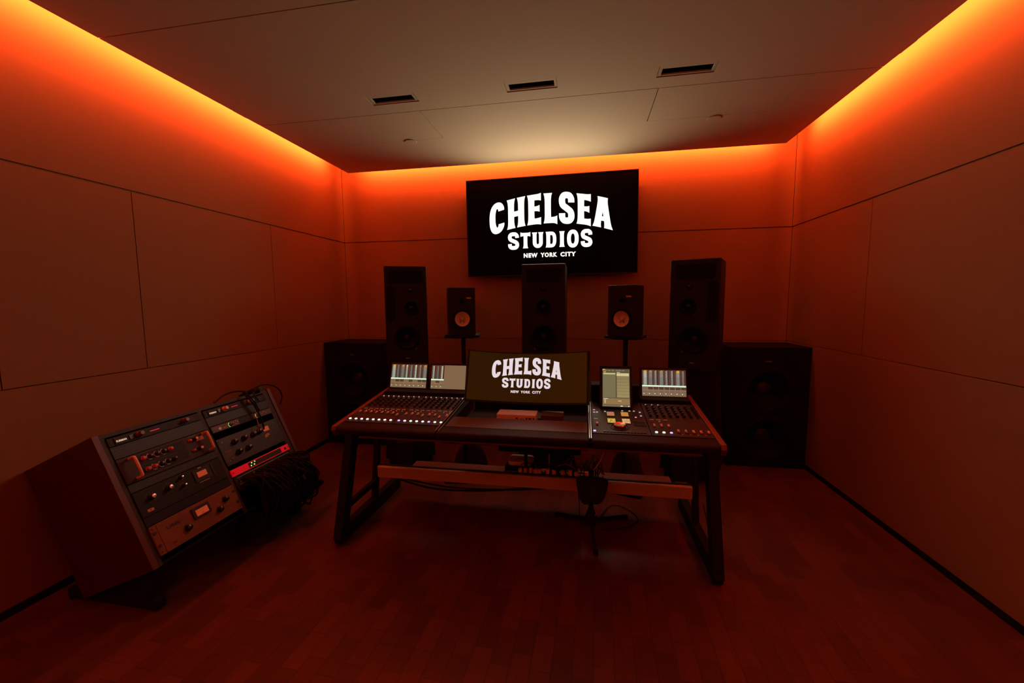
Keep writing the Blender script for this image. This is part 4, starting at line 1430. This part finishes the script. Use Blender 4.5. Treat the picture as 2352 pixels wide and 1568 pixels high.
t = unit('patch_bay', 'black patch bay hung with cables below the red lit unit', 'patch bay', XR_, .470, .470 + 2 * U, M_UNIT)
for vv in (.476, .520):
    MB(RM).box(XR_ + .02, XR_ + .46, -vv - .002, -vv, ZF, ZF + .004).build('label_rail', M_PRINT, t)
for vv in (.492, .508, .535):
    for k in range(16):
        x = XR_ + .035 + .027 * k
        MB(RM).lathe((x, -vv, ZF), (0, 0, 1), [(.0055, 0), (.0055, .003), (.003, .003), (.003, .0)], 10, False).build('socket', M_STEEL if (k + int(vv * 1000)) % 4 == 0 else M_DGREY, t)

# cables hanging out of the patch bay to the floor: nobody could count them
random.seed(31)
hb = MB()
for k in range(120):
    s = random.random()
    y = 2.10 + .46 * random.random()
    p0 = RM @ Vector((y, -random.choice((.492, .508, .535)), .012))
    yy = y + random.uniform(-.03, .10)
    p1 = (p0.x + .05 + .08 * random.random(), y + random.uniform(-.01, .03), p0.z - .02 + .02 * random.random())
    low = random.uniform(.05, .22)
    p2 = (p0.x + .10 + .10 * random.random(), yy, (p0.z + low) / 2)
    p3 = (p0.x + .02 + .14 * random.random(), yy + random.uniform(-.06, .08), low)
    p4 = (p0.x - .08 + .10 * random.random(), yy + random.uniform(-.12, .12), random.uniform(.02, .10))
    hb.tube([tuple(p0), p1, p2, p3, p4], random.uniform(.004, .0065), 6, 4)
tag(hb.build('hanging_cables', M_CABLE, None, smooth=True), 'thick mass of black cables hanging from the rack patch bay to the floor', 'cables', kind='stuff')
sag_bag('sandbag', 'dark heap of coiled cable bags on the floor below the slanted rack', (-2.10, 2.27, 0), .15, .19, .16, 12, None)


def xlr(label, base, d, grp='black cable plugs with shiny pins'):
    base, d = Vector(base), Vector(d).normalized()
    t = thing('cable_plug', label, 'cable plug', tuple(base), 0, grp)
    MB().lathe(base, d, [(.0005, -.075), (.008, -.07), (.011, -.03), (.016, 0), (.019, .03), (.019, .055), (.016, .055), (.016, .035), (.0005, .034)], 18, False).build('sleeve', M_CABLE, t, smooth=True)
    a = d.orthogonal().normalized()
    bq = d.cross(a)
    for k in range(3):
        p = base + (a * math.cos(2.1 * k) + bq * math.sin(2.1 * k)) * .008
        MB().cyl(p + d * .034, p + d * .053, .0022, n=8).build('pin', M_METK, t)
    return t


pt = RM @ Vector((2.47, .018, -.012))
xlr('black plug with shiny pins lying on the top right corner of the rack', tuple(pt), (.45, .85, .15))
xlr('black plug with shiny pins hanging at the right of the cable mass', (-1.95, 2.62, .15), (.6, .2, .6))
tc_ = RM @ Vector((2.57, .022, -.02))
bo = MB(RM).box(2.505, 2.585, .006, .040, -.05, .0).build('adapter_box', M_GREY, None, bev=.005)
tag(bo, 'small dark adapter box on the top right corner of the rack', 'adapter')


def rp(x, v, z):
    return tuple(RM @ Vector((x, -v, z)))


cg = 'cables draped over the rack'
cable('black cable arching along the rack top and down between the bays', [rp(2.16, -.012, .01), rp(2.26, -.045, .02), rp(2.36, -.03, .04), rp(2.40, .05, .05), rp(2.42, .13, .04)], .005, None, cg)
cable('second black cable draped down over the bronze interface', [rp(2.42, -.035, .0), rp(2.37, -.02, .035), rp(2.385, .06, .05), rp(2.40, .12, .045), rp(2.405, .20, .04), rp(2.41, .26, .02)], .006, None, cg)
cable('thin red cable hanging down to the equaliser knobs', [rp(2.40, .12, .03), rp(2.375, .17, .04), rp(2.355, .23, .045), rp(2.345, .26, .036)], .0022, M_CABR, cg)
cable('black cable looping out from the rack top right corner and down its side', [rp(2.45, -.03, .0), rp(2.58, -.045, .01), rp(2.66, .0, .03), rp(2.68, .07, .03), rp(2.66, .13, .0)], .0045, None, cg)
cable('black cable lying from the corner plug to the right pale lamp', [rp(2.50, -.02, .01), rp(2.44, .0, .04), rp(2.43, .03, .05), rp(2.45, .06, .04)], .004, None, cg)
